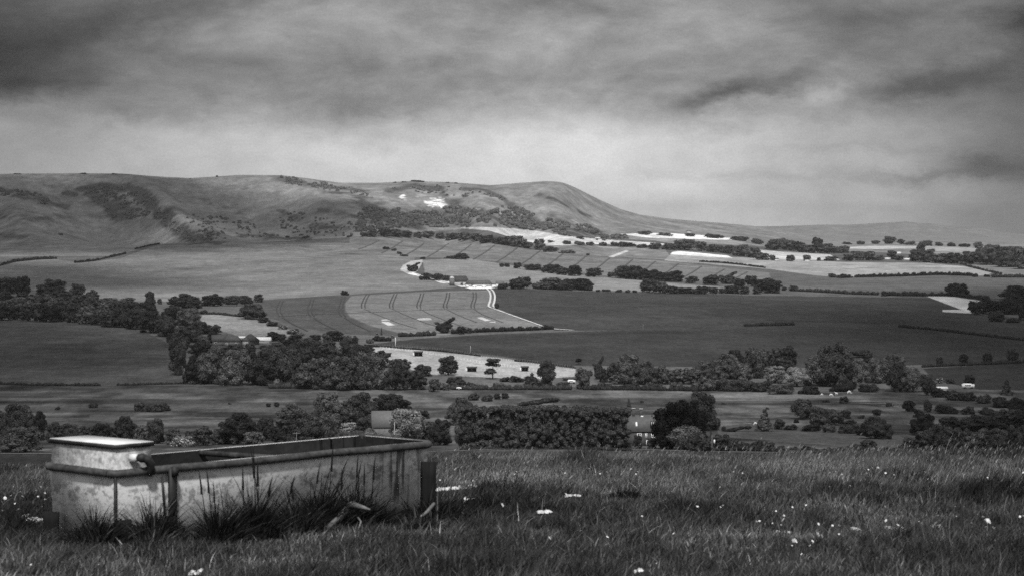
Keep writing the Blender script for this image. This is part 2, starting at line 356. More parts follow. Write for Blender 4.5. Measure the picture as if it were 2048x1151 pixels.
# ------------------------------------------------------------------ field colours (base colour of crops, pasture, chalk; painted mist far off), mapped onto the ground
def lin(t): t /= 255.; return t/12.92 if t <= .04045 else ((t+.055)/1.055)**2.4
KLIT = 1.08
def tone(t): return min(.85, lin(t)/KLIT)
ALB = np.full(GX.shape, tone(100))
dist = GY
ALB = np.where(dist < 440, .030, ALB)
ALB = np.where(dist > 8150, .03, ALB)
ALB = np.where((dist > 4900) & (dist < 8150), tone(240), ALB)  # mist over the far plain, painted as very pale ground
fp = (dist >= 440) & (dist < 775)
ALB = np.where(fp, tone(84), ALB)
n1 = fbm(GX/38., GY/13., 4, 21); n2 = fbm(GX/9., GY/22., 4, 22)
ALB = np.where(fp, ALB*np.interp(n1, [.25, .45, .55, .75], [.6, .85, 1.12, 1.45])*np.interp(n2, [.3, .7], [.6, 1.45]), ALB)
FIELDS = [
 # far side plain and scarp
 ("scarp", 136, [(-60, 300), (2100, 300), (2100, 520), (1650, 500), (1250, 478), (930, 458), (700, 474), (470, 488), (320, 487), (200, 520), (100, 516), (0, 528), (-60, 535)], 2400),
 ("stubble", 205, [(918, 455), (960, 454), (1010, 456), (1060, 459), (1130, 472), (1200, 478), (1330, 487), (1330, 492), (1200, 488), (1100, 492), (1040, 480), (980, 462)], 2400),
 ("stubble", 245, [(1238, 468), (1300, 466), (1350, 467), (1400, 470), (1497, 480), (1420, 479), (1300, 476)], 2400),
 ("field", 150, [(1260, 474), (1420, 479), (1500, 481), (1480, 489), (1340, 486), (1290, 478)], 2400),
 ("stubble", 196, [(1662, 496), (1700, 493.5), (1740, 492), (1790, 491.5), (1850, 493), (1880, 495), (1830, 496.5), (1760, 498), (1700, 497.5)], 2400),
 ("field", 165, [(1838, 491), (1960, 496), (1960, 505), (1850, 502)], 2400),
 ("stubble", 200, [(1500, 498), (1560, 503), (1660, 509), (1680, 520), (1536, 520), (1490, 508)], 2200),
 ("field", 124, [(700, 474), (870, 476), (960, 482), (1040, 495), (1130, 506), (1240, 515), (1330, 522), (1540, 545), (1560, 572), (1500, 566), (1200, 550), (1040, 527), (900, 515), (830, 515), (760, 500), (700, 492)], 2000),
 ("field", 135, [(1090, 490), (1200, 492), (1330, 498), (1345, 520), (1240, 514), (1110, 505)], 2000),
 ("field", 195, [(1216, 514), (1252, 500), (1258, 502), (1226, 515)], 2000),
 ("field", 160, [(1328, 521), (1348, 503), (1460, 514), (1600, 520), (1690, 524), (1860, 526), (1930, 533), (1990, 543), (1970, 551), (1860, 549), (1720, 553), (1640, 552), (1540, 538)], 2000),
 ("stubble", 228, [(1345, 504), (1358, 502), (1455, 511), (1465, 516), (1340, 509)], 2000),
 ("field", 128, [(1930, 528), (2100, 534), (2100, 552), (2000, 549)], 2000),
 ("field", 100, [(1536, 543), (1700, 556), (1880, 553), (2100, 555), (2100, 600), (1940, 597), (1760, 592), (1600, 583), (1550, 570)], 1800),
 ("field", 127, [(-60, 540), (20, 524), (110, 518), (160, 526), (240, 517), (310, 492), (400, 488), (560, 485), (700, 486), (790, 500), (830, 515), (830, 545), (870, 560), (925, 578), (840, 583), (700, 589), (560, 600), (400, 604), (200, 600), (-60, 560)], 1400),
 ("field", 140, [(845, 520), (930, 516), (1000, 527), (1120, 546), (1230, 556), (1370, 568), (1450, 574), (1440, 586), (1180, 580), (1120, 570), (960, 566), (880, 552), (850, 545)], 1700),
 ("field", 190, [(800, 540), (806, 530), (822, 522), (846, 519), (842, 530), (832, 545), (815, 547)], 1700),
 ("verge", 88, [(400, 606), (560, 597), (700, 588), (840, 580), (925, 573), (980, 577), (980, 581), (840, 585), (700, 592), (560, 603)], 1400),
 ("crop", 86, [(400, 606), (560, 600), (702, 592), (690, 605), (689, 622), (700, 634), (740, 652), (800, 665), (820, 672), (700, 668), (600, 655), (540, 635), (500, 612)], 1100),
 ("barley", 122, [(703, 591), (850, 583), (983, 580), (986, 613), (1110, 657), (940, 662), (860, 674), (810, 668), (740, 650), (700, 632), (690, 618), (692, 604)], 1100),
 ("plot", 190, [(763, 638), (776, 637), (782, 640), (764, 641)], 1100), ("plot", 200, [(762, 643), (775, 642), (790, 649), (776, 650)], 1100),
 ("plot", 195, [(831, 637), (845, 635), (860, 635), (865, 639), (835, 640)], 1100), ("plot", 200, [(953, 634), (963, 633), (982, 640), (970, 641)], 1100), ("plot", 190, [(979, 643), (992, 642), (992, 644), (980, 644)], 1100),
 ("bean", 72, [(986, 576), (1200, 583), (1500, 590), (1760, 594), (1940, 596), (1960, 628), (2100, 640), (2100, 700), (2048, 690), (1900, 660), (1790, 656), (1500, 660), (1110, 660), (988, 614)], 1000),
 ("triangle", 205, [(1853, 592), (1900, 592), (1960, 601), (1940, 617), (1944, 626), (1884, 623), (1886, 619), (1924, 619)], 1000),
 ("pasture", 66, [(740, 688), (840, 676), (1000, 667), (1200, 661), (1500, 657), (1790, 655), (1900, 662), (2100, 690), (2100, 725), (1860, 728), (1700, 735), (1300, 735), (1150, 735), (1000, 712), (830, 694)], 900),
 ("meadow", 84, [(-60, 636), (60, 639), (180, 645), (280, 658), (335, 685), (345, 720), (370, 768), (-60, 770)], 700),
 ("paddock", 172, [(728, 694), (760, 694), (840, 699), (1000, 715), (1150, 736), (1152, 752), (1080, 757), (1000, 755), (860, 748), (760, 722), (738, 702)], 800),
 ("pale", 140, [(400, 630), (430, 628), (520, 636), (560, 648), (598, 668), (570, 672), (480, 672), (404, 650)], 1000),
 ("pale", 175, [(196, 606), (215, 604), (250, 607), (285, 611), (240, 613)], 1000),
 ("small", 62, [(1846, 736), (2100, 722), (2100, 780), (1960, 778), (1868, 760)], 700),
 ("turf", 88, [(1430, 852), (1500, 846), (1800, 870), (1835, 895), (1700, 893), (1440, 872)], 440),
 ("bed", 118, [(1420, 785), (1600, 786), (1740, 795), (1740, 806), (1600, 800), (1430, 800)], 600),
 ("bed", 124, [(1430, 815), (1580, 818), (1580, 828), (1500, 846), (1432, 840)], 560),
 ("bed", 128, [(1705, 796), (1900, 812), (2048, 815), (2048, 821), (1800, 815), (1705, 803)], 600),
 ("bed", 96, [(60, 808), (560, 816), (740, 812), (740, 818), (560, 824), (60, 818)], 560),
 ("bed", 94, [(180, 828), (540, 836), (560, 856), (400, 856), (180, 840)], 500),
 ("yard", 262, [(862, 558), (905, 563), (935, 568), (958, 570), (980, 569), (1000, 570), (992, 574), (976, 577), (940, 577), (925, 573), (905, 568), (880, 565)], 1500),
 ("yard", 250, [(815, 547), (826, 545), (840, 549), (838, 552), (826, 550)], 1500),
]
for (nm, t_, poly, dm) in FIELDS:
    W = [tuple(at(u, v, dm)[:2]) for u, v in dense(poly, 8, True)]
    px = np.array(W); x0, y0 = px.min(0); x1, y1 = px.max(0)
    j0, j1 = np.searchsorted(rows, [y0-1, y1+1])
    sx, sy = GX[:, j0:j1], GY[:, j0:j1]
    m_ = inside(W, sx, sy)
    a = tone(t_)
    jj = 1+(fbm(sx/14., sy/40., 3, abs(hash(poly[0])) % 97)-.5)*(.22 if nm not in ('bed', 'meadow') else .5)
    if nm == 'meadow': jj *= 1+(fbm(sx/22., sy/6., 3, 3)-.5)*.5
    kb = np.clip((fbm(sx/16., sy/7., 4, 91)-.38)*4, 0, 1)*np.clip((fbm(sx/60., sy/20., 3, 92)-.25)*4, 0, 1) if nm == 'bed' else 1.0
    ALB[:, j0:j1] = np.where(m_, a*jj*kb+ALB[:, j0:j1]*(1-kb), ALB[:, j0:j1])
STREAK = [  # soft bands of thinner or ranker growth in the big fields: stroke, width px, change
 ([(300, 545), (450, 530), (600, 520), (780, 498)], 8, -.20), ([(420, 552), (560, 540), (700, 524)], 6, -.16), ([(150, 552), (300, 558), (440, 556)], 5, -.14), ([(760, 500), (800, 515), (790, 540)], 14, -.18),
 ([(480, 492), (560, 490), (680, 490)], 5, .28), ([(560, 585), (680, 576), (820, 566)], 9, .14), ([(300, 590), (420, 592)], 8, .16), ([(120, 525), (200, 530)], 6, .16),
 ([(1000, 650), (1300, 640), (1700, 645)], 10, .14), ([(1100, 600), (1500, 604), (1900, 615)], 8, -.12), ([(900, 690), (1200, 690), (1600, 700)], 9, .14), ([(1300, 720), (1700, 705)], 7, -.15), ([(1540, 640), (1780, 646)], 3, -.25), ([(1100, 668), (1400, 664)], 3, -.18),
 ([(60, 690), (180, 680), (300, 700)], 16, .16), ([(0, 740), (200, 745), (330, 750)], 14, .2), ([(60, 660), (200, 665)], 8, -.16), ([(1600, 575), (1900, 575)], 7, .12)]
for pts, wd, kk_ in STREAK:
    for (u, v) in dense(pts, wd*1.6):
        p = at(u, v, 600, 2700); p2 = at(u, v-wd*.8, 600, 2700); wx = wd*p[1]/F*2.2; wy = max(8., abs(p2[1]-p[1]))
        ca = np.searchsorted(cols, [u-wd*8, u+wd*8]); ra = np.searchsorted(rows, [p[1]-3*wy, p[1]+3*wy]); s_ = (slice(ca[0], ca[1]), slice(ra[0], ra[1]))
        nn = fbm(GX[s_]/12., GY[s_]/20., 3, 77)
        ALB[s_] = ALB[s_]*(1+kk_*.6*np.clip(nn*2-.3, 0, 1.5)*np.exp(-((GX[s_]-p[0])/wx)**2-((GY[s_]-p[1])/wy)**2))
# scarp turf: scrub and bare chalk as mottling that stays with the ground
sc_m = (dist > 2500) & (dist < 6000)
SCRUB = [  # strokes of scrub (photo pixels), width px, strength
 ([(165, 378), (200, 372), (250, 374), (280, 388), (310, 410), (340, 440), (370, 468), (400, 486)], 9, .62), ([(180, 385), (215, 410), (245, 436), (262, 432), (235, 400)], 11, .55),
 ([(60, 390), (100, 405), (130, 415)], 10, .4), ([(0, 380), (20, 384)], 7, .5), ([(130, 386), (152, 390)], 4, .45), ([(28, 392), (55, 398)], 5, .35), ([(0, 470), (50, 474)], 6, .3),
 ([(330, 440), (350, 462), (400, 478), (440, 488)], 5, .4), ([(560, 356), (600, 364), (650, 374), (700, 378), (735, 384)], 6, .35), ([(650, 384), (700, 388), (742, 396)], 5, .3),
 ([(400, 400), (440, 410), (480, 424)], 9, .25), ([(560, 420), (600, 440), (640, 455), (690, 458)], 9, .28), ([(640, 420), (700, 430), (740, 445)], 8, .3),
 ([(720, 400), (760, 420), (780, 445), (830, 452)], 16, .35), ([(780, 380), (830, 372), (880, 378), (900, 398), (925, 420)], 9, .35), ([(840, 440), (880, 430), (930, 450)], 16, .36),
 ([(930, 378), (960, 378), (1000, 392), (1012, 402)], 6, .32), ([(1020, 410), (1050, 430), (1080, 450), (1120, 458), (1200, 470)], 10, .38), ([(1080, 392), (1110, 400), (1130, 408)], 9, .3), ([(1160, 425), (1180, 432)], 6, .25),
 ([(1100, 430), (1140, 448), (1200, 466)], 9, .3), ([(950, 420), (1000, 440), (1050, 455)], 12, .3), ([(0, 430), (60, 440), (130, 430)], 14, .25), ([(480, 470), (560, 476), (620, 478)], 4, .3)]
sn = fbm(GX/16., GY/34., 4, 31)
scr = np.zeros(GX.shape)
j0, j1 = np.searchsorted(rows, [2500, 6000])
sx, sy = GX[:, j0:j1], GY[:, j0:j1]
for pts, wd, k in SCRUB:
    for (u, v) in dense(pts, max(4, wd*.8)):
        p = at(u, v, 2500, 6000); p2 = at(u, v-wd*.6, 2500, 6000); wx = wd*p[1]/F*1.3; wy = max(20., abs(p2[1]-p[1])*1.2)
        ca = np.searchsorted(cols, [u-wd*4, u+wd*4]); ra = np.searchsorted(rows[j0:j1], [p[1]-3*wy, p[1]+3*wy])
        s_ = (slice(ca[0], ca[1]), slice(ra[0], ra[1]))
        scr[:, j0:j1][s_] = np.maximum(scr[:, j0:j1][s_], k*np.exp(-((sx[s_]-p[0])/wx)**2-((sy[s_]-p[1])/wy)**2))
edge = np.clip((scr*1.5+ (sn-.5)*1.3)*2.2, 0, 1)*np.clip(scr*4, 0, 1)
ALB = np.where(sc_m, ALB*(1-.60*edge)*(1+(fbm(GX/45., GY/60., 4, 33)-.5)*.75)*(1+(fbm(GX/9., GY/22., 3, 35)-.5)*.5), ALB)
for (u, v, ru, rv, t_) in [(868, 404, 19, 9, 290), (880, 408, 12, 6, 290), (804, 393, 6, 5, 240), (810, 398, 5, 4, 200), (842, 391, 10, 3, 200), (478, 442, 3, 2, 180), (1050, 432, 16, 8, 185), (1160, 450, 16, 6, 180), (940, 425, 20, 6, 175), (1120, 448, 34, 5, 185), (1010, 425, 26, 8, 175), (1085, 418, 22, 7, 170), (560, 470, 60, 8, 150), (460, 455, 50, 8, 145), (330, 410, 14, 10, 150), (350, 440, 14, 10, 150), (820, 408, 14, 5, 160)]:
    p = at(u, v, 2500, 6000); ru_ = ru*p[1]/F; q = at(u, v-rv, 2500, 6000); rd = max(12., abs(q[1]-p[1]))
    r_ = ((GX-p[0])/ru_)**2+((GY-p[1])/rd)**2 + (fbm(GX/7., GY/12., 5, 41)-.5)*4.5
    kk = np.clip((1-r_)*1.2, 0, 1)*(1 if t_ > 200 else .55)
    ALB = ALB*(1-kk)+tone(t_)*kk

def grid_part(name, ja, jb, material):
    nc = len(cols); nr = jb-ja
    P = np.stack([GX[:, ja:jb], GY[:, ja:jb], ZG[:, ja:jb]], -1).reshape(-1, 3)
    i, j = np.meshgrid(np.arange(nc-1), np.arange(nr-1), indexing='ij'); b = (i*nr+j).ravel()
    me = mesh_from(name, P, np.stack([b, b+nr, b+nr+1, b+1], -1), None, [material], True)
    at_ = me.attributes.new('alb', 'FLOAT', 'POINT'); at_.data.foreach_set('value', ALB[:, ja:jb].reshape(-1).astype(np.float32))
    return tag(link(name, me), kind='structure')
def ground_mat(name, scales, var):
    m_ = bpy.data.materials.new(name); m_.use_nodes = True; t = NT(m_.node_tree)
    a = t.node('ShaderNodeAttribute', attribute_name='alb'); tcn = t.node('ShaderNodeTexCoord'); f = a.outputs['Fac']
    for (sx_, sy_, v_) in scales:
        mp = t.node('ShaderNodeMapping'); mp.inputs['Scale'].default_value = (sx_, sy_, .3*sx_); t.link(tcn.outputs['Object'], mp.inputs[0])
        f = t.m('MULTIPLY', f, t.mapr(t.noise(mp.outputs[0], 1.0, 4, .7), .3, .7, 1-v_, 1+v_))
    c = t.node('ShaderNodeCombineColor')
    for i in range(3): t.link(f, c.inputs[i])
    b = t.node('ShaderNodeBsdfPrincipled'); t.link(c.outputs[0], b.inputs[0]); b.inputs['Roughness'].default_value = 1; b.inputs['Specular IOR Level'].default_value = 0
    o = t.node('ShaderNodeOutputMaterial'); t.link(b.outputs[0], o.inputs[0])
    return m_
jA, jB, jC = np.searchsorted(rows, [23, 2560, 6200])
grid_part("hill_ground", 0, jA+1, ground_mat("turf_soil", [(6, 6, .4), (40, 40, .4)], .3))
grid_part("valley_ground", jA, jB+1, ground_mat("fields", [(.02, .012, .18), (.10, .04, .20), (.45, .12, .22), (1.6, .4, .30)], .3))
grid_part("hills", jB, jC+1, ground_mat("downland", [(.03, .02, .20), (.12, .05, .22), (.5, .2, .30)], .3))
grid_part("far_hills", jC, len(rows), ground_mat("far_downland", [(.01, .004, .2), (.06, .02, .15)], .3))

def ribbon(name, pts, width, material, dm=400., lift=.12, kind='structure', gap=None, wv=0.0):
    """a strip of real width laid on the ground along photo-pixel points; gap = two wheel lines that far apart"""
    P = [at(u, v, dm) for u, v in dense(pts, 4)]
    xy = np.array([p[:2] for p in P])
    if len(xy) > 6:
        for k in (0, 1): xy[:, k] = smooth(xy[:, k], 3)
    d = np.gradient(xy, axis=0); d /= np.linalg.norm(d, axis=1)[:, None]+1e-9; nrm = np.stack([-d[:, 1], d[:, 0]], -1)
    b = MB(); n = len(xy)
    for off in ([0] if gap is None else [-gap/2, gap/2]):
        a_ = []
        wj = width*(1+wv*(np.random.default_rng(n).random(n)-.5))
        for s_ in (-.5, .5):
            q = xy+nrm*(off+s_*wj[:, None]); a_.append(np.column_stack([q, ground_z(q[:, 0], q[:, 1])+lift]))
        b.add(np.concatenate(a_), [[i, i+1, n+i+1, n+i] for i in range(n-1)])
    o = b.obj(name, material)
    return tag(o, kind=kind)
m_line = mat("crushed_crop", tone(66), var=.2, scale=.5)
m_line2 = mat("crushed_bean_crop", tone(62), var=.2, scale=.5)
m_line4 = mat("crushed_barley", tone(92), var=.2, scale=.5)
m_chalk = mat("chalk_track", .62, var=.35, scale=.5)
def tram(pts, dm=1000, g=2.1, w_=.75, m_=m_line): ribbon("wheel_tracks", pts, w_, m_, dm, .15, gap=g)
for x, dx in ((740, 9), (795, 8), (848, 6), (900, 5), (952, 2)):
    tram([(x-3, 587-(x-743)*.02), (x-dx, 596), (x-dx-6, 612), (x-dx-3, 617)])
    ribbon("wheel_tracks", [(x-dx-3, 617), (x+12, 628), (x+55, 645), (x+95, 657)][:4 if x < 900 else 3], .9, m_line4, 1000, .15)
for x in (566, 628, 690): tram([(x-2, 600-(x-566)*.07), (x-8, 612), (x-10, 622), (x-2, 634)], 1000, 2.1, .7, m_line2); ribbon("wheel_tracks", [(x-2, 634), (x+20, 648), (x+50, 662)], 1.2, m_line2, 1000, .15)
ribbon("wheel_tracks", [(560, 632), (640, 628), (740, 624), (860, 619), (984, 616)], 1.3, m_line, 1000, .15)
ribbon("wheel_tracks", [(990, 613), (1200, 613), (1420, 611), (1700, 618)], 1.2, m_line2, 1000, .15)
for x in (1008, 1058, 1113, 1165, 1217, 1268, 1320, 1370, 1421, 1470): tram([(x, 580), (x+4+(x-1008)*.02, 592), (x+9+(x-1008)*.03, 609)], 1000, 2.0, .6, m_line2)
m_line3 = mat("crushed_wheat", tone(88), var=.2, scale=.5)
for i in range(17):   # wheel lines over the striped slope field
    x = 760+i*46; y0 = float(np.interp(x, [760, 1000, 1200, 1330, 1540], [478, 488, 512, 521, 546])); y1 = float(np.interp(x, [700, 830, 1000, 1200, 1500], [492, 514, 523, 549, 566]))
    ribbon("wheel_tracks", [(x, y0+2), (x-20, (y0+y1)/2), (x-44, max(y0+6, y1-3))], 2.0, m_line3, 2000, .3)
ribbon("track", [(976, 577), (983, 582), (986, 592), (984, 605), (980, 613), (990, 617)], 1.3, m_chalk, 1000, .3, gap=3.0)
ribbon("track", [(985, 616), (1020, 629), (1060, 643), (1100, 657)], 1.4, m_chalk, 1000, .25, wv=.8)
ribbon("track", [(1095, 656), (1112, 658), (1148, 660)], 3.0, m_chalk, 1000, .25, wv=.8)
ribbon("track", [(838, 549), (862, 557), (900, 566), (930, 575)], 5, m_chalk, 1400, .3, wv=.5)
ribbon("track", [(985, 574), (1000, 573), (1012, 571)], 6, m_chalk, 1400, .3)
ribbon("road", [(0, 907), (860, 903), (1010, 897), (1150, 897), (1300, 899), (1420, 903), (1600, 905), (2048, 912)], 3.2, mat("chalky_lane", .11, var=.4, scale=.4), 440, .1, wv=.3)
ribbon("path", [(862, 983), (900, 980), (935, 977), (972, 974)], .10, mat("bare_chalk", .75, var=.3, scale=14), 8, .035, wv=.9) if False else None
# ------------------------------------------------------------------ trees, bushes, hedges
def foliage(name, alb, bloom=0.0):
    """leaf material: light and dark leaves; bloom = share of white blossom"""
    if name in MATS: return MATS[name]
    m_ = bpy.data.materials.new(name); m_.use_nodes = True; t = NT(m_.node_tree)
    geo = t.node('ShaderNodeNewGeometry'); oi = t.node('ShaderNodeObjectInfo')
    f = t.mapr(geo.outputs['Random Per Island'], 0, 1, .6, 1.4); f = t.m('MULTIPLY', f, alb)
    tcn = t.node('ShaderNodeTexCoord'); f = t.m('MULTIPLY', f, t.mapr(t.noise(tcn.outputs['Object'], 5.0, 2, .6), .35, .65, .55, 1.55))
    f = t.m('MULTIPLY', f, t.mapr(oi.outputs['Random'], 0, 1, .6, 1.5))
    if bloom:
        s_ = t.m('LESS_THAN', geo.outputs['Random Per Island'], bloom); f = t.m('ADD', f, t.m('MULTIPLY', s_, .5))
    c = t.node('ShaderNodeCombineColor')
    for i in range(3): t.link(f, c.inputs[i])
    b = t.node('ShaderNodeBsdfPrincipled'); t.link(c.outputs[0], b.inputs[0]); b.inputs['Roughness'].default_value = .75; b.inputs['Specular IOR Level'].default_value = .15
    tr = t.node('ShaderNodeBsdfTranslucent'); t.link(c.outputs[0], tr.inputs[0]); mx_ = t.node('ShaderNodeMixShader'); mx_.inputs[0].default_value = .25
    t.link(b.outputs[0], mx_.inputs[1]); t.link(tr.outputs[0], mx_.inputs[2])
    o = t.node('ShaderNodeOutputMaterial'); t.link(mx_.outputs[0], o.inputs[0]); MATS[name] = m_; return m_
TONES = {'black': (.007, 0), 'dark': (.042, 0), 'mid': (.082, 0), 'grey': (.10, 0), 'pale': (.18, 0), 'blossom': (.09, .22), 'haze_grey': (.075, 0), 'hedge_leaf': (.046, 0)}
def fmat(t): return foliage("foliage_"+t, *TONES[t])
m_bark = mat("bark", .10, var=.35, scale=6, stretch=(1, 1, .2))

def leaves_on(b, lobes, n, size, rg, outside=True):
    """n leaf-clump faces spread over the surfaces of the lobes (centre, radii)"""
    C = np.array([l[0] for l in lobes]); R = np.array([l[1] for l in lobes])
    wts = (R[:, 0]*R[:, 2]); wts = wts/wts.sum(); k = rg.choice(len(lobes), n, p=wts)
    d = rg.normal(size=(n, 3)); d[:, 2] += .25; d /= np.linalg.norm(d, axis=1)[:, None]
    p = C[k]+d*R[k]*(rg.uniform(.80, 1.12, n)[:, None])
    if outside and len(lobes) < 80:
        ok = np.ones(n, dtype=bool)
        for i in range(len(lobes)):
            q = (p-C[i])/R[i]; ok &= ~(((q*q).sum(1) < .62) & (k != i))
        p, d = p[ok], d[ok]; n = len(p)
    nr = d+rg.normal(size=(n, 3))*.45; nr /= np.linalg.norm(nr, axis=1)[:, None]
    a = np.cross(nr, rg.normal(size=(n, 3))); a /= np.linalg.norm(a, axis=1)[:, None]; c = np.cross(nr, a)
    s_ = size*rg.uniform(.55, 1.35, n)[:, None]
    q = np.stack([p-a*s_-c*s_*.5, p+a*s_*.35-c*s_, p+a*s_+c*s_*.45, p-a*s_*.3+c*s_], 1).reshape(-1, 3)
    b.add(q, np.arange(4*n).reshape(-1, 4))
def shape_lobes(kind, rg):
    """lobes of a crown inside a unit tree: height 1, width 1"""
    L = []
    def A(x, y, z, r, rz=None): L.append(((x, y, z), (r, r, rz or r*.9)))
    if kind == 'round':
        A(0, 0, .50, .34, .42)
        for i in range(20):
            t = rg.uniform(0, 6.28); z = rg.uniform(.12, .88); rr = .33*math.sqrt(max(.12, 1-((z-.46)/.52)**2)); A(rr*math.cos(t), rr*math.sin(t), z, rg.uniform(.10, .16))
    elif kind == 'broad':
        A(0, 0, .44, .37, .40)
        for i in range(28):
            t = rg.uniform(0, 6.28); z = rg.uniform(.08, .90); rr = .40*math.sqrt(max(.14, 1-((z-.36)/.58)**2)); A(rr*math.cos(t), rr*math.sin(t), z, rg.uniform(.08, .14))
    elif kind == 'oval':
        A(0, 0, .50, .27, .44)
        for i in range(16):
            t = rg.uniform(0, 6.28); z = rg.uniform(.08, .92); rr = .30*math.sqrt(max(.05, 1-((z-.5)/.5)**2)); A(rr*math.cos(t), rr*math.sin(t), z, rg.uniform(.09, .17))
    elif kind == 'bush':
        A(0, 0, .35, .36, .42)
        for i in range(12):
            t = rg.uniform(0, 6.28); z = rg.uniform(.1, .75); rr = .36*math.sqrt(max(.04, 1-(z/.95)**2)); A(rr*math.cos(t), rr*math.sin(t), z, rg.uniform(.12, .2), rg.uniform(.14, .24))
    elif kind == 'cone':
        for i in range(12):
            z = .08+i*.075; r = .40*(1-z)+.05
            for j in range(3): t = rg.uniform(0, 6.28); A(r*.45*math.cos(t), r*.45*math.sin(t), z, r*.62, .09)
    elif kind == 'layered':     # pine-like: flat plates on a bare trunk
        for i in range(13):
            z = rg.uniform(.34, .95); t = rg.uniform(0, 6.28); rr = rg.uniform(.05, .34)*(1.25-z*.6); A(rr*math.cos(t), rr*math.sin(t), z, rg.uniform(.13, .22), rg.uniform(.05, .09))
    elif kind == 'leaning':     # pushed over to the right by the wind
        A(0, 0, .36, .28, .28)
        for i in range(9): t = rg.uniform(0, 6.28); A(.22*math.cos(t), .22*math.sin(t), rg.uniform(.12, .5), .17)
        for i in range(8): z = .45+i*.062; A(-.12+i*.075, rg.uniform(-.1, .1), z, .17-.012*i, .10)
        A(-.32, 0, .62, .12, .07)
    elif kind == 'swept':       # low, wide, wind-shaped
        for i in range(14): x = -.42+i*.062; A(x, rg.uniform(-.15, .15), .16+.5*(x+.42)**.8*rg.uniform(.7, 1.1), rg.uniform(.12, .17), rg.uniform(.12, .2))
    elif kind == 'mound':       # long sloping crown, highest at right of centre, down to the ground
        for i in range(46):
            x = rg.uniform(-.43, .43); top = float(np.interp(x, [-.45, -.2, .05, .25, .45], [.86, .95, 1.0, 1.0, .8])); A(x, rg.uniform(-.3, .3)*(1-abs(x)), rg.uniform(.1, max(.12, top-.12)), rg.uniform(.10, .15), rg.uniform(.12, .17))
    elif kind == 'thin':
        for i in range(9): t = rg.uniform(0, 6.28); z = rg.uniform(.25, .95); rr = .28*(1.1-z); A(rr*math.cos(t), rr*math.sin(t), z, rg.uniform(.07, .13), rg.uniform(.06, .12))
    elif kind == 'twin':
        for s_, h_ in ((-.25, .5), (.25, .54)):
            A(s_, 0, h_, .24, .36)
            for i in range(9): t = rg.uniform(0, 6.28); z = rg.uniform(.25, .84); A(s_+.17*math.cos(t), .17*math.sin(t), z, rg.uniform(.09, .15))
    return L
PROTO = {}
def crown_mesh(kind, tone_, var, big):
    key = (kind, var, big)
    if key not in PROTO:
        rg = np.random.default_rng(abs(sum(map(ord, kind)))*7+var*13+(5 if big else 0))
        L = shape_lobes(kind, rg); b = MB()
        core = .93 if kind not in ('thin', 'layered') else .55
        for c_, r_ in L: b.blob(c_, [x*core*.88 for x in r_], 7, 5, .05, rg)
        leaves_on(b, L, 7000 if big else 2200, .018 if big else .030, rg)
        if big: leaves_on(b, [(c_, [q*1.12 for q in r_]) for c_, r_ in L], 500, .016, rg, False)
        PROTO[key] = (np.concatenate(b.v), np.concatenate(b.q), np.concatenate(b.t))
    k2 = key+(tone_,)
    if k2 not in PROTO:
        v, q, t = PROTO[key]; PROTO[k2] = mesh_from(kind+"_crown", v, q, t, [fmat(tone_)])
    return PROTO[k2]
def trunk_mesh(kind):
    k = ('trunk', kind)
    if k not in PROTO:
        b = MB(); rg = np.random.default_rng(len(kind)*3)
        b.tube([(0, 0, -.04), (.01, 0, .15), (0, .01, .35), (.01, 0, .62)], [.045, .032, .026, .012], 6)
        for i in range(4):
            t = rg.uniform(0, 6.28); z = rg.uniform(.2, .42); b.tube([(0, 0, z), (.14*math.cos(t), .14*math.sin(t), z+.12), (.25*math.cos(t), .25*math.sin(t), z+.2)], [.018, .012, .006], 5)
        PROTO[k] = b.mesh("trunk", m_bark)
    return PROTO[k]
def small_mesh(kind, tone_, var):
    k = ('small', kind, tone_, var)
    if k not in PROTO:
        rg = np.random.default_rng(var*17+len(kind)); L = shape_lobes(kind, rg); b = MB()
        core = .93 if kind not in ('thin', 'layered') else .55
        for c_, r_ in L: b.blob(c_, [x*core*.88 for x in r_], 6, 4, .06, rg)
        leaves_on(b, L, 800, .046, rg)
        b.tube([(0, 0, -.03), (0, 0, .4)], [.03, .02], 5)
        PROTO[k] = b.mesh(kind+"_plant", fmat(tone_))
    return PROTO[k]
ORD = "first second third fourth fifth sixth seventh eighth ninth tenth eleventh twelfth thirteenth fourteenth fifteenth sixteenth seventeenth eighteenth nineteenth twentieth".split()
WORD = {'round': 'round', 'broad': 'broad', 'oval': 'tall oval', 'bush': 'bushy', 'cone': 'cone-shaped', 'layered': 'flat-layered', 'leaning': 'wind-bent', 'swept': 'wind-swept', 'mound': 'mound-shaped', 'thin': 'thin', 'twin': 'twin-crowned'}
TW = {'black': 'black', 'dark': 'dark', 'mid': 'dark grey', 'grey': 'grey', 'pale': 'pale', 'blossom': 'blossoming', 'haze_grey': 'grey'}
NTREE = 0
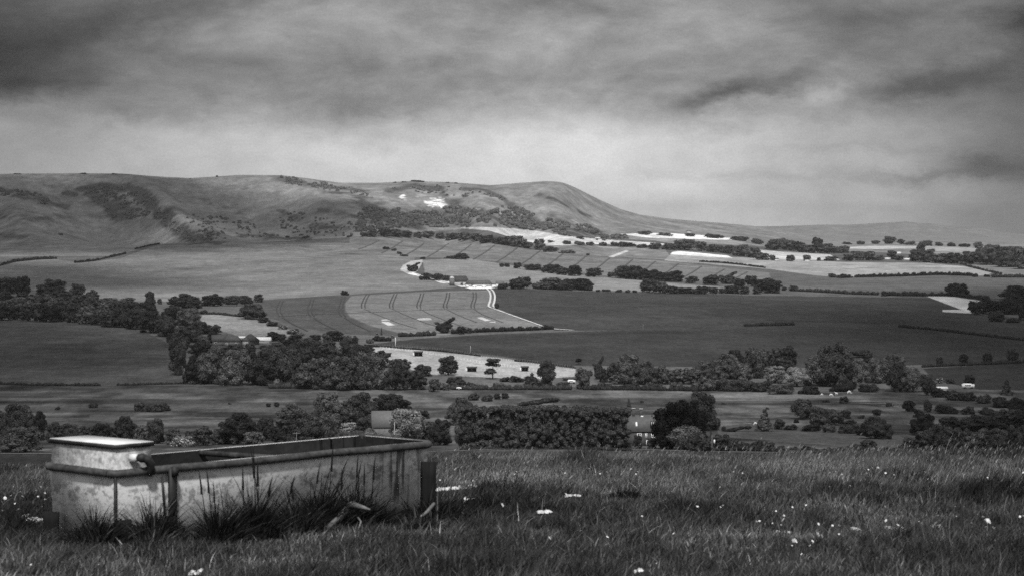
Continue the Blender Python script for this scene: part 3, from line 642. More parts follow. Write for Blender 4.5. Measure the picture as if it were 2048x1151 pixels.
def plant(u, vb, h, wd, kind, tone_, label, group, dm=440., isbush=None, sink=.02):
    global NTREE; NTREE += 1
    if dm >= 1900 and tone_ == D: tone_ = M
    if dm >= 2400 and tone_ == M: tone_ = 'haze_grey'  # far foliage lightened: distance haze painted into its tone
    p = at(u, vb, dm); k = p[1]/F; H = h*k*1.04; W = wd*k*(1.14 if wd > 12 else 1.0)
    rg = random.Random(int(u*31+vb*7)); var = NTREE % 4
    if dm >= 1900: W *= 1.06; H *= rg.uniform(.85, 1.12)
    elif dm >= 1500: W *= 1.2; H *= rg.uniform(.95, 1.25)
    else: H *= rg.uniform(.94, 1.12)
    bush = (kind in ('bush', 'swept') or h < 13) if isbush is None else isbush
    name = 'bush' if bush else ('conifer' if kind == 'cone' else 'tree'); cat = 'bush' if bush else 'tree'
    mirror = kind in ('leaning', 'swept', 'mound', 'twin')
    rz = 0.0 if mirror else rg.uniform(0, 6.28)
    loc = (p[0], p[1]+W*.25, p[2]-.02*H-.15)
    if max(h, wd) < 34 or bush and max(h, wd) < 40:
        o = link(name, small_mesh(kind, tone_, var), None, loc)
    else:
        o = empty(name, loc)
        link('crown', crown_mesh(kind, tone_, var, max(h, wd) > 46), o); 
        if not bush: link('trunk', trunk_mesh(kind), o)
    o.rotation_euler = (0, 0, rz); o.scale = (W, W*(1 if W < 2.2*H else .6), H)
    return tag(o, label, cat, group)
def row(where, items, group=None, dm=440., single=None):
    """a named row: items (u, base v, height px, width px, kind, tone); labelled in order from the left"""
    items = sorted(items, key=lambda t: t[0]); n = len(items)
    for i, it in enumerate(items):
        noun = 'bush' if (it[4] in ('bush', 'swept') or it[2] < 13) else 'tree'
        pos = "leftmost" if i == 0 else ("rightmost" if i == n-1 else ORD[i])
        if n == 1: lab = f"{TW[it[5]]} {WORD[it[4]]} {noun} {where}"
        elif pos in ("leftmost", "rightmost"): lab = f"{pos} {TW[it[5]]} {noun} {where}"
        else: lab = f"{TW[it[5]]} {noun}, {pos} from the left {where}"
        plant(*it, lab, group if n > 1 else None, dm)
R_, B_, O_, U_ = 'round', 'broad', 'oval', 'bush'
D, M, G, P = 'dark', 'mid', 'grey', 'pale'
# --- far left, against the pale hillside field
row("between the left wood and pale slope", [(12, 588, 36, 44, R_, D), (44, 592, 38, 32, R_, D), (102, 594, 38, 60, B_, D), (154, 594, 28, 33, R_, D), (184, 606, 27, 30, O_, D), (298, 622, 37, 26, O_, D), (319, 608, 13, 12, R_, D)], "round trees against the pale slope", 1100)
row("in the dark row under the pale slope", [(348, 613, 20, 28, B_, D), (374, 617, 29, 50, B_, D), (424, 612, 23, 43, B_, D), (472, 612, 24, 54, 'twin', D), (516, 604, 17, 22, R_, D), (689, 590, 12, 15, U_, D)], "dark trees along the foot of the pale slope", 1200)
# --- the wood along the round meadow: three rows
def belt(us, v0, hh, ww, tones, kinds, seed):
    rg = random.Random(seed); out = []
    for u in us: out.append((u+rg.uniform(-5, 5), v0(u)+rg.uniform(-2, 2), hh*rg.uniform(.8, 1.25), ww*rg.uniform(.85, 1.25), rg.choice(kinds), rg.choice(tones)))
    return out
g = "trees of the wood round the left meadow"
row("in the meadow wood's front row", belt(range(4, 300, 24), lambda u: float(np.interp(u, [0, 150, 280], [639, 643, 660])), 32, 38, [D, D, M], [R_, B_], 1), g, 1000)
row("in the meadow wood's middle row", belt(range(0, 290, 26), lambda u: float(np.interp(u, [0, 150, 280], [622, 626, 638])), 30, 38, [D, D, M], [R_, B_], 2), g, 1050)
row("in the meadow wood's back row", belt(range(8, 270, 30), lambda u: float(np.interp(u, [0, 150, 280], [607, 611, 622])), 24, 36, [D, M], [R_, B_], 3), g, 1100)
row("where the meadow wood turns toward the camera", [(306, 666, 44, 60, B_, M), (330, 673, 36, 48, R_, G), (375, 655, 38, 52, R_, M), (372, 684, 34, 60, B_, M), (345, 690, 24, 30, R_, D), (345, 632, 22, 40, B_, D), (398, 668, 26, 34, R_, D), (275, 650, 34, 44, R_, D), (425, 668, 20, 34, B_, D), (362, 705, 34, 34, R_, D), (338, 645, 26, 36, R_, D)], g, 950)
# --- great wood in the left middle
g = "tall trees of the wood above the flood meadow"
row("in the front row above the flood meadow", [(354, 750, 70, 48, O_, M), (392, 768, 60, 50, B_, D), (420, 768, 78, 62, B_, M), (470, 770, 76, 66, B_, M), (520, 770, 74, 74, B_, D), (575, 770, 76, 70, B_, M), (632, 778, 66, 74, B_, M), (690, 780, 74, 84, B_, M), (735, 779, 70, 70, B_, M), (790, 780, 54, 46, B_, D), (830, 779, 40, 44, B_, D), (868, 783, 26, 24, R_, M), (880, 779, 16, 20, R_, M), (893, 780, 13, 16, R_, M)], g, 700)
row("in the great wood's second row", [(400, 715, 34, 46, B_, D), (440, 714, 20, 56, B_, D), (490, 718, 22, 60, B_, D), (545, 722, 34, 60, B_, M), (600, 725, 46, 60, B_, M), (650, 722, 40, 60, B_, D), (700, 722, 44, 52, B_, M), (755, 735, 34, 44, B_, D), (800, 745, 30, 46, B_, M), (845, 752, 26, 36, B_, D)], g, 800)
row("at the back edge of the great wood", [(427, 690, 28, 27, O_, D), (536, 698, 11, 50, U_, M), (580, 697, 22, 40, B_, D), (612, 697, 24, 40, R_, M), (655, 706, 38, 30, O_, G), (668, 682, 20, 38, B_, D), (697, 712, 40, 30, O_, G), (735, 712, 20, 30, R_, D), (545, 682, 18, 28, R_, D), (562, 685, 17, 22, R_, D), (590, 680, 13, 30, R_, D), (630, 682, 14, 34, R_, D), (405, 690, 22, 28, R_, M), (470, 701, 14, 36, R_, G), (500, 700, 14, 34, R_, G)], g, 850)
row("on the hedge bank above the village", [(407, 628, 12, 15, U_, D), (502, 638, 32, 54, B_, M), (525, 645, 12, 26, U_, D), (545, 652, 12, 24, U_, D), (565, 658, 12, 22, 'bush', 'blossom'), (585, 668, 12, 24, 'bush', 'blossom'), (602, 671, 9, 26, 'bush', 'blossom')], "bushes of the hedge bank", 1000)
row("between tramline field and paddock", [(758, 682, 12, 26, U_, D), (763, 670, 16, 6, 'cone', D), (755, 669, 5, 8, U_, 'blossom'), (776, 682, 10, 14, U_, D), (785, 676, 7, 9, U_, 'blossom'), (710, 682, 12, 30, 'thin', M), (740, 686, 10, 24, U_, M)], "bushes above the paddock", 1000)
row("over the hedge below the tramline field", [(888, 666, 34, 40, 'leaning', D), (922, 668, 17, 18, R_, D), (939, 666, 11, 12, R_, D)], "trees on the tramline field hedge", 1000)
row("beside the white chalk track junction", [(993, 617, 12, 12, U_, D)], None, 1000)
# --- farm
row("along the pale farm yard", [(852, 560, 14, 26, B_, D), (875, 561, 14, 26, B_, D), (893, 562, 12, 18, R_, D)], "trees beside the farm yard", 1300)
row("on the pale bank above the farm", [(825, 543, 18, 27, 'leaning', D)], None, 1300)
row("in the gully above the farm", [(772, 499, 6, 16, U_, D), (788, 502, 6, 10, U_, D), (798, 508, 7, 14, U_, M), (808, 513, 6, 14, U_, M), (845, 518, 5, 18, U_, D), (905, 518, 8, 24, U_, D), (924, 519, 12, 28, B_, D)], "scrub bushes above the farm", 1500)
row("beside the farm's right entrance", [(1005, 578, 12, 24, U_, D), (1030, 578, 18, 22, R_, D), (1048, 578, 23, 28, R_, D), (1078, 578, 18, 30, U_, M), (1100, 579, 23, 40, B_, M), (1125, 580, 19, 36, B_, D), (1155, 580, 21, 54, B_, D), (1178, 581, 12, 16, U_, D)], "trees right of the farm", 1500)
# --- rows on the right slope
row("in the first hedgerow below the striped slope", [(1003, 534, 7, 10, U_, D), (1014, 534, 8, 14, R_, D), (1035, 537, 13, 24, R_, D), (1066, 541, 14, 34, B_, D), (1105, 547, 19, 36, B_, D), (1125, 550, 16, 24, R_, D), (1150, 552, 22, 40, R_, D), (1188, 554, 21, 29, R_, D), (1220, 554, 9, 10, R_, D)], "hedgerow trees below the striped slope", 1700)
row("in the dark copse right of the hedgerow", [(1246, 557, 23, 40, B_, D), (1272, 559, 24, 36, B_, D), (1300, 561, 22, 36, B_, D), (1328, 563, 20, 34, B_, D), (1352, 564, 19, 28, R_, D)], "copse trees below the striped slope", 1700)
row("between the copse and the long field", [(1384, 567, 15, 23, R_, D), (1425, 570, 20, 46, B_, D), (1455, 568, 24, 30, 'leaning', D), (1480, 574, 18, 30, R_, D), (1503, 573, 21, 24, R_, D), (1530, 579, 20, 32, B_, D)], "trees at the right end of the copse", 1700)
row("on the top edge of the dark field", [(1196, 583, 5, 14, U_, D), (1212, 583, 5, 16, U_, D), (1238, 584, 6, 17, U_, D), (1256, 585, 7, 15, U_, D), (1270, 585, 5, 13, U_, D), (1299, 585, 26, 34, R_, D), (1322, 586, 20, 26, R_, M), (1343, 587, 14, 24, R_, D), (1368, 587, 13, 40, B_, D), (1405, 588, 15, 30, B_, D), (1425, 587, 11, 22, R_, M), (1445, 587, 12, 22, R_, M), (1466, 587, 15, 28, R_, D), (1490, 588, 14, 28, R_, D), (1515, 588, 12, 28, R_, D), (1542, 586, 24, 40, B_, D)], "trees on the edge of the dark field", 1500)
row("on the far hedge of the dark field", [(1569, 581, 9, 11, R_, D), (1588, 582, 10, 17, R_, D), (1769, 592, 10, 13, R_, D), (1917, 593, 27, 40, R_, D), (1971, 603, 14, 16, R_, D), (2032, 599, 26, 46, B_, D)], "trees on the far hedge of the dark field", 1500)
row("in the dark copse by the pale triangle field", [(1952, 629, 28, 32, R_, D), (1985, 628, 30, 44, B_, D), (2025, 628, 36, 60, B_, D), (1995, 643, 24, 36, R_, D), (2028, 645, 12, 34, U_, D), (2062, 640, 36, 44, B_, D)], "copse trees by the triangle field", 1100)
g = "trees of the hedge under the white stubble"
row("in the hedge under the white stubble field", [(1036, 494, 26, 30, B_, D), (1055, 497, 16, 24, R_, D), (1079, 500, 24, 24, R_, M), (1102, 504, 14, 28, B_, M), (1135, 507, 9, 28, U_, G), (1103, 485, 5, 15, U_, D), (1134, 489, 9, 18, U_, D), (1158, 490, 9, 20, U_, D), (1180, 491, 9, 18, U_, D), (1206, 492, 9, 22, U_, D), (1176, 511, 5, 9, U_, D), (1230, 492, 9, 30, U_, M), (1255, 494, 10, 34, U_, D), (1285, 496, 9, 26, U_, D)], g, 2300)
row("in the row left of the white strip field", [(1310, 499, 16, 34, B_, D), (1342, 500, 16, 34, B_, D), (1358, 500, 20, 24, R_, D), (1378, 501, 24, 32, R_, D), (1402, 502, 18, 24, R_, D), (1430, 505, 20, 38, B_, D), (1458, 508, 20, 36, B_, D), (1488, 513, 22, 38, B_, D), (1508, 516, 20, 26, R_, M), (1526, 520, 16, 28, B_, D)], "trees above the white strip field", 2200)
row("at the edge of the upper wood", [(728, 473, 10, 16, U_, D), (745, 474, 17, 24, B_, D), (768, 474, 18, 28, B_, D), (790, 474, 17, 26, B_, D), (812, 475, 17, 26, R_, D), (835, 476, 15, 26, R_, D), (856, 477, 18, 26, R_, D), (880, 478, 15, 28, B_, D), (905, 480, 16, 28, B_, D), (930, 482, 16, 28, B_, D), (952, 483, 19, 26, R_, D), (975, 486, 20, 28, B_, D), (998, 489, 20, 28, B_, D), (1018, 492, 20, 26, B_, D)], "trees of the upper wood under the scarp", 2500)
# --- far right
g = "trees among the far right hamlet"
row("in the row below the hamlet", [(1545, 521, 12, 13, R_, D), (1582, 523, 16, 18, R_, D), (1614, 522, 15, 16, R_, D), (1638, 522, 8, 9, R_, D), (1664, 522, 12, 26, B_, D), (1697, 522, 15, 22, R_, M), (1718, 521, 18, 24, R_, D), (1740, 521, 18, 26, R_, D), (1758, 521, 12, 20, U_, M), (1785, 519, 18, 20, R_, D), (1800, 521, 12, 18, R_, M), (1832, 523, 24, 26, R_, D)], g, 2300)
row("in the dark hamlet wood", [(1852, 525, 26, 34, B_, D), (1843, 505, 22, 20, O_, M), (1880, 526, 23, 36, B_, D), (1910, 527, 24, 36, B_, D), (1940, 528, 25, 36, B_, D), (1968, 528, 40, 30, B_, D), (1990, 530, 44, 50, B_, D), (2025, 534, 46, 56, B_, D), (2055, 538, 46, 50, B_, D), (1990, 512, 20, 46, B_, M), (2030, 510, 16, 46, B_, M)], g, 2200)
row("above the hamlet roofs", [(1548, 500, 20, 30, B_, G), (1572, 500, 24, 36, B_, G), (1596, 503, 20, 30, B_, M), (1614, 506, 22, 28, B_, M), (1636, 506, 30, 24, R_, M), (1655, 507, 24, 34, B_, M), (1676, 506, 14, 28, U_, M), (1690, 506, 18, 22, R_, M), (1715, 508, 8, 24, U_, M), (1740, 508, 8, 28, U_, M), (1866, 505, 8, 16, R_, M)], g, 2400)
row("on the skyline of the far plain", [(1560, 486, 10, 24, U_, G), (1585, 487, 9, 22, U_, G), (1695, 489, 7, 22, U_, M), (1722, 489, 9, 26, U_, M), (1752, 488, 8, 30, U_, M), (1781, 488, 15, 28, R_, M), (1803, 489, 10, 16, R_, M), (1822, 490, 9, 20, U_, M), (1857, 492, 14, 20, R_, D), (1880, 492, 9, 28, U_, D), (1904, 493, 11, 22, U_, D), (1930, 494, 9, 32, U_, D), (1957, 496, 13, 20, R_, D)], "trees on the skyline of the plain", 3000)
row("at the left end of the middle hedge", [(1666, 555, 8, 16, U_, D), (1690, 556, 8, 26, U_, D), (1951, 554, 8, 11, U_, D), (1975, 554, 5, 15, U_, D)], "bushes on the middle hedge", 1700)
row("along the dark hedge of the lower field", [(1880, 730, 18, 17, R_, D), (1929, 728, 21, 20, R_, D), (1976, 727, 22, 20, R_, D), (2028, 725, 27, 26, R_, D)], "round trees along the lower field hedge", 800)
row("standing alone in the small dark field", [(2015, 790, 33, 32, 'cone', D)], None, 650)
row("behind the white caravans", [(1941, 771, 25, 24, R_, D), (1902, 767, 13, 18, R_, D), (1881, 766, 12, 16, R_, 'blossom')], "trees by the caravans", 650)
# --- right belt above the flood meadow
g = "trees of the belt above the flood meadow"
row("in the belt right of the paddock", [(896, 750, 36, 40, R_, D), (912, 778, 28, 36, B_, D), (985, 758, 44, 38, 'layered', D), (1094, 772, 55, 40, 'oval', D), (1168, 778, 44, 38, O_, G), (1196, 758, 46, 22, 'leaning', D), (1205, 764, 29, 22, R_, D), (1237, 768, 23, 30, R_, G), (1228, 764, 40, 40, B_, D), (1258, 768, 64, 52, B_, M), (1290, 769, 46, 48, B_, M), (1325, 768, 38, 40, B_, M), (1352, 768, 30, 40, B_, M), (1158, 728, 13, 28, 'layered', D)], "trees right of the paddock", 700)
row("behind the pond of the flood meadow", [(1385, 768, 36, 44, B_, M), (1410, 762, 44, 48, B_, M), (1432, 758, 40, 50, B_, M), (1458, 758, 55, 50, B_, M), (1472, 735, 36, 34, R_, D), (1488, 762, 34, 36, R_, G), (1512, 756, 56, 54, R_, M), (1548, 738, 46, 42, B_, D), (1575, 738, 44, 42, B_, D), (1576, 745, 28, 38, R_, M)], g, 700)
row("in the tall group left of the caravans", [(1552, 766, 36, 46, R_, P), (1595, 773, 40, 48, R_, P), (1640, 772, 66, 60, B_, M), (1672, 773, 90, 72, B_, M), (1712, 770, 52, 54, B_, M), (1728, 745, 46, 56, 'layered', D), (1760, 766, 50, 54, B_, M), (1790, 765, 62, 56, B_, M), (1796, 783, 58, 42, B_, D), (1828, 784, 54, 46, R_, M), (1857, 791, 44, 32, R_, D)], g, 700)
row("in the undergrowth of the belt", [(945, 778, 14, 26, U_, D), (960, 777, 12, 24, 'bush', G), (1000, 776, 12, 40, U_, M), (1010, 763, 12, 20, U_, D), (1034, 764, 14, 28, U_, D), (1065, 777, 30, 36, U_, D), (1125, 777, 16, 40, U_, M), (1210, 778, 14, 40, U_, D), (1260, 778, 14, 46, U_, D), (1310, 779, 15, 46, U_, D), (1355, 779, 15, 44, U_, M), (1395, 780, 18, 40, U_, M), (1420, 781, 28, 44, U_, M), (1455, 782, 28, 50, U_, M), (1490, 782, 26, 46, U_, M), (1525, 783, 24, 44, U_, M), (1566, 788, 28, 62, U_, M), (1620, 788, 20, 40, U_, D)], g, 700)
row("below the tall group's right end", [(1690, 783, 18, 50, U_, D), (1740, 784, 18, 50, U_, D), (1878, 794, 22, 30, U_, D), (1905, 800, 24, 34, U_, D), (1938, 801, 20, 32, U_, D), (1970, 806, 22, 32, U_, D), (2000, 808, 17, 30, U_, D), (2040, 815, 22, 40, U_, D)], g, 620)
# --- flood meadow bushes
row("on the open flood meadow at left", [(115, 819, 8, 11, U_, D), (186, 815, 13, 20, U_, D), (282, 822, 21, 44, U_, M), (305, 823, 22, 40, U_, D), (328, 821, 16, 22, U_, D), (459, 808, 6, 8, U_, D), (537, 813, 10, 12, U_, D), (553, 813, 12, 12, U_, D)], "bushes dotted on the left flood meadow", 520)
row("behind the tall clipped hedge", [(948, 800, 18, 22, U_, D), (975, 802, 16, 24, U_, D), (994, 798, 14, 15, R_, D), (1010, 797, 13, 16, R_, D), (1078, 812, 24, 70, 'swept', M), (1258, 814, 18, 12, 'cone', D), (1284, 805, 6, 9, U_, D)], "bushes behind the tall clipped hedge", 520)
# --- near belt below the hill crest, left
g = "trees of the near belt behind the trough"
row("in the near belt left of the trough", [(32, 876, 64, 66, B_, D), (78, 880, 55, 30, O_, D), (40, 905, 54, 84, B_, G), (-10, 890, 70, 50, B_, D)], g, 450)
row("in the near belt behind the trough's tank", [(110, 885, 44, 40, B_, D), (138, 886, 42, 50, B_, D), (172, 884, 34, 44, B_, D), (205, 885, 40, 42, B_, D), (250, 884, 50, 48, B_, D), (285, 886, 36, 36, R_, M), (312, 887, 50, 42, O_, D), (345, 888, 32, 36, R_, M), (363, 892, 26, 46, 'bush', 'blossom'), (405, 890, 42, 38, B_, D), (380, 884, 26, 28, R_, D), (436, 888, 32, 34, R_, D)], g, 450)
row("in the near belt behind the trough's middle", [(472, 888, 60, 74, B_, D), (530, 880, 46, 38, R_, D), (505, 890, 30, 44, R_, M), (590, 862, 56, 72, B_, M), (655, 850, 62, 62, B_, M), (715, 850, 64, 66, B_, M), (604, 888, 60, 76, B_, D), (655, 884, 56, 56, B_, M), (560, 888, 34, 40, R_, D), (695, 866, 24, 44, R_, P)], g, 450)
row("around the pale barn roof", [(779, 828, 44, 74, B_, D), (735, 866, 36, 56, R_, M), (765, 876, 38, 44, R_, M), (812, 880, 60, 74, R_, P), (845, 836, 18, 46, U_, D), (700, 886, 28, 50, U_, G), (745, 888, 30, 54, U_, G), (790, 890, 24, 44, U_, M), (858, 878, 38, 34, B_, D), (880, 890, 54, 46, B_, D), (918, 850, 52, 54, B_, M), (922, 896, 56, 28, O_, G)], "trees around the pale barn roof", 450)
# --- house and yew
row("beside the house with two chimneys", [(1362, 898, 92, 94, 'mound', 'black'), (1404, 860, 72, 66, B_, D), (1422, 874, 18, 9, 'cone', D)], "tall trees beside the house", 440)
row("in the garden in front of the house", [(1240, 895, 24, 34, U_, D), (1276, 896, 27, 18, R_, D), (1305, 896, 25, 22, R_, D), (1328, 896, 22, 22, U_, D), (1370, 899, 52, 70, R_, G), (1395, 902, 42, 44, U_, M), (1416, 903, 28, 24, O_, D), (1443, 901, 34, 38, B_, D)], "garden shrubs in front of the house", 440)
# --- right near belt
row("in the roadside hedge right of the house", [(1466, 900, 24, 30, U_, D), (1490, 901, 22, 30, U_, D), (1515, 901, 24, 28, U_, D), (1538, 902, 22, 28, U_, D), (1560, 903, 14, 30, U_, D), (1590, 904, 14, 34, U_, D), (1622, 905, 14, 36, U_, D), (1655, 905, 14, 34, U_, D), (1680, 906, 16, 30, U_, D), (1706, 908, 22, 32, U_, D), (1738, 908, 30, 36, B_, D), (1768, 909, 16, 34, U_, D), (1800, 909, 16, 34, U_, D)], "roadside bushes right of the house", 440)
row("on the pasture right of the yew", [(1447, 808, 6, 11, U_, D), (1535, 818, 6, 9, U_, D), (1478, 863, 18, 44, 'swept', D), (1530, 862, 40, 40, 'cone', M), (1560, 858, 24, 24, R_, D), (1583, 859, 13, 26, U_, D), (1593, 845, 11, 11, U_, D), (1448, 862, 12, 12, R_, D)], "bushes on the pasture", 480)
row("in the thicket in the middle of the pasture", [(1606, 838, 44, 44, R_, G), (1640, 855, 42, 44, R_, G), (1668, 850, 34, 44, R_, G), (1692, 837, 20, 26, R_, D), (1724, 836, 10, 13, U_, D), (1625, 862, 20, 40, U_, D), (1660, 864, 18, 44, U_, M), (1700, 866, 22, 44, U_, M), (1755, 877, 46, 60, B_, D), (1728, 870, 24, 34, U_, D), (1700, 850, 14, 26, U_, D)], "bushes of the pasture thicket", 480)
row("right of the white horses' pasture", [(1652, 804, 7, 17, U_, D), (1689, 806, 15, 20, R_, D), (1780, 812, 10, 26, U_, M), (1820, 823, 23, 28, R_, D), (1838, 834, 20, 20, U_, D), (1857, 824, 25, 18, O_, D), (1895, 827, 22, 50, U_, D), (1938, 828, 16, 40, U_, D), (1975, 829, 16, 40, U_, D), (1850, 870, 44, 50, B_, D), (2010, 815, 20, 40, U_, D), (1755, 830, 14, 20, U_, D), (2045, 832, 28, 50, U_, D)], "bushes right of the horse pasture", 480)
g = "trees of the dark thicket at the right edge"
row("at the back of the right thicket", [(1905, 862, 26, 56, B_, D), (1945, 862, 34, 60, B_, D), (1985, 860, 34, 60, B_, D), (2025, 860, 40, 60, B_, D), (2065, 862, 50, 60, B_, D), (1880, 880, 28, 40, B_, D)], g, 440)
row("at the front of the right thicket", [(1822, 900, 28, 36, R_, D), (1852, 900, 40, 44, R_, D), (1885, 900, 50, 56, R_, M), (1925, 903, 44, 56, B_, D), (1962, 904, 50, 56, B_, M), (2000, 905, 46, 56, B_, D), (2040, 907, 54, 60, B_, D), (2080, 907, 50, 60, B_, D)], g, 440)

def hedge(pts, h, tone_, label, dm=440., group=None, leaf=.9, bump=.35, name='hedge', wd=.8):
    """one hedge along photo-pixel points, h px high"""
    rg = np.random.default_rng(int(pts[0][0]*3+pts[0][1])); L = []; o0 = at(*pts[0], dm)
    for (u, v) in dense(pts, max(1.5, h*.45)):
        p = at(u, v, dm)-o0; k = at(u, v, dm)[1]/F; H = h*k*(1+bump*(rg.random()-.5)*2)
        L.append(((p[0], p[1], p[2]+H*.45), (H*.5*rg.uniform(.8, 1.2), H*.5*wd, H*.55)))
    b = MB()
    for c_, r_ in L: b.blob(c_, [x*.86 for x in r_], 6, 4, .06, rg)
    k = o0[1]/F
    leaves_on(b, L, int(min(30000, len(L)*60)), leaf*k*.8, rg)
    o = b.obj(name, fmat(tone_), None, False, tuple(o0)); return tag(o, label, 'hedge', group)
HG = "field hedges"
hedge([(800, 673), (835, 672), (868, 671)], 9, D, "dark bushy hedge left of the wind-bent tree below the tramline field", 1000, HG)
hedge([(905, 667), (960, 664), (1020, 662), (1070, 660), (1105, 658)], 8, D, "dark hedge along the right foot of the pale tramline field", 1000, HG)
hedge([(400, 627), (440, 629), (476, 633)], 4, D, "low dark hedge above the small pale field by the village", 1000, HG)
hedge([(190, 603), (230, 604), (275, 610)], 4, D, "low dark hedge behind the left meadow wood", 1100, HG)
hedge([(1590, 582), (1650, 585), (1700, 588), (1755, 590)], 6, D, "thin dark hedge between the long grey field and dark field", 1500, HG)
hedge([(1775, 591), (1850, 592), (1905, 592), (1950, 597), (1975, 602)], 8, D, "thick dark hedge above the pale triangle field", 1500, HG)
hedge([(1710, 555), (1800, 553), (1880, 550), (1945, 552)], 6, D, "long dark hedge below the pale field at right", 1700, HG)
hedge([(1985, 555), (2060, 555)], 7, D, "dark hedge at the right edge beside the pale field", 1700, HG)
hedge([(1922, 529), (1950, 537), (1975, 543), (2002, 549)], 4, D, "dark hedge slanting down from the hamlet wood", 1900, HG)
hedge([(1489, 652), (1540, 651), (1588, 650)], 6, D, "short dark hedge alone in the large dark field", 1000, HG)
hedge([(1798, 654), (1870, 660), (1960, 671), (2060, 682)], 5, D, "low dark hedge running to the right edge across the dark field", 1000, HG)
hedge([(1845, 734), (1920, 731), (1990, 728), (2070, 724)], 6, D, "dark hedge under the four round trees at right", 700, HG)
hedge([(1400, 524), (1440, 526), (1480, 530), (1530, 536)], 3, D, "thin broken hedge above the right part of the striped slope", 2000, HG)
hedge([(0, 768), (60, 770), (130, 771), (200, 771)], 5, D, "dark ditch hedge at the left foot of the round meadow", 700, HG)
hedge([(235, 770), (300, 769), (368, 767)], 4, D, "dark ditch hedge at the right foot of the round meadow", 700, HG)
hedge([(730, 691), (790, 696), (880, 702), (960, 712)], 3, D, "dark hedge behind the left part of the paddock fence", 800, HG)
hedge([(1030, 722), (1060, 724), (1090, 728), (1150, 736)], 4, D, "dark hedge behind the right part of the paddock fence", 800, HG)
hedge([(820, 668+18), (860, 684)], 3, M, "low grey hedge stub above the paddock", 900, HG) if False else None
hedge([(0, 532), (30, 524), (75, 519), (112, 518)], 5, D, "dark hedge at the left foot of the scarp", 1500, HG)
hedge([(150, 526), (190, 522), (235, 512), (250, 508)], 4, D, "dark hedge in the dip left of the pale slope", 1500, HG)
hedge([(270, 499), (300, 492), (318, 489)], 3, D, "short dark hedge on top of the pale slope", 1500, HG)
hedge([(540, 776), (600, 776), (660, 778)], 10, M, "low bushy hedge in front of the great wood", 700, HG)
hedge([(905, 779), (950, 779), (1060, 779), (1140, 779)], 10, D, "low dark hedge at the foot of the paddock trees", 700, HG)
hedge([(1170, 779), (1300, 780), (1400, 782)], 9, D, "long dark hedge along the top of the flood meadow", 700, HG)
hedge([(920, 899), (1000, 897), (1100, 897), (1200, 899), (1260, 901)], 5, D, "low roadside hedge under the tall clipped hedge", 440, HG)
hedge([(1560, 908), (1700, 911), (1850, 913)], 6, D, "low roadside hedge under the dark bushes at right", 440, HG)
# the tall clipped hedge: a long block of big leafy columns
def tall_hedge():
    rg = np.random.default_rng(4); a = at(936, 897, 440); c_ = at(1238, 897, 440); k = a[1]/F; L = []
    for i in range(12):
        f = i/11; p = (a+(c_-a)*f)-a; H = 86*k*rg.uniform(.98, 1.03)
        for j in range(64):
            z = (rg.uniform(.05, .93) if j < 50 else rg.uniform(.90, .94))*H; L.append(((p[0]+rg.normal()*10*k, p[1]+rg.uniform(-2.2, 1.6), p[2]+z), (rg.uniform(4, 7.5)*k, rg.uniform(4, 8)*k, rg.uniform(4, 7)*k)))
        L.append(((p[0], p[1], p[2]+H*.48), (14*k, 1.6, H*.44)))
    b = MB()
    for q, r in L: b.blob(q, [x*.85 for x in r], 7, 5, .05, rg)
    wts = len(L)
    leaves_on(b, L, 90000, 1.25*k, rg, False)
    o = b.obj('tall_hedge', fmat('hedge_leaf'), None, False, tuple(a))
    tag(o, "long tall clipped hedge of big dark leaves left of the house", 'hedge')
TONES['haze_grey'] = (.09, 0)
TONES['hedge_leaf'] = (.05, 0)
tall_hedge()
# scrub and hanging wood on the scarp: one mass each
def scrubmass(name, label, polys, n, hpx, tone_, seed, dmin=2600):
    rg = np.random.default_rng(seed); b = MB(); o0 = at(*polys[0][0][0], dmin); cnt = 0; L = []
    for poly, share in polys:
        us = [p[0] for p in poly]; vs = [p[1] for p in poly]; m_ = 0; tries = 0
        while m_ < n*share and tries < 20000:
            tries += 1
            u, v = rg.uniform(min(us), max(us)), rg.uniform(min(vs), max(vs))
            if not inside(poly, np.array([u]), np.array([v]))[0]: continue
            if fbm(u/22., v/9., 3, seed) < .46: continue
            p = at(u, v, dmin, 6500); k = p[1]/F; H = hpx*k*rg.uniform(.5, 1.4); q = p-o0
            L.append(((q[0], q[1], q[2]+H*.35), (H*rg.uniform(.6, 1.1), H*.7, H*.6))); m_ += 1
    for c_, r_ in L: b.blob(c_, [x*.9 for x in r_], 6, 4, .08, rg)
    leaves_on(b, L, len(L)*26, 1.3*o0[1]/F, rg, False)
    return tag(b.obj(name, fmat(tone_), None, False, tuple(o0)), label, 'scrub' if 'scrub' in name else 'wood', None, 'stuff')
TONES['scarp_tree'] = (.24, 0); TONES['scrub'] = (.15, 0)  # scarp trees lightened too, haze put into their leaf colour
scrubmass("hanging_wood", "grey mottled woodland hanging on the scarp under the chalk pit", [([(720, 470), (700, 430), (740, 415), (790, 420), (850, 425), (900, 415), (940, 420), (960, 450), (930, 456), (860, 455), (760, 458)], .55), ([(940, 425), (1020, 410), (1090, 440), (1180, 455), (1260, 478), (1200, 482), (1120, 470), (1040, 457), (950, 452)], .45)], 900, 5.5, 'scarp_tree', 51)

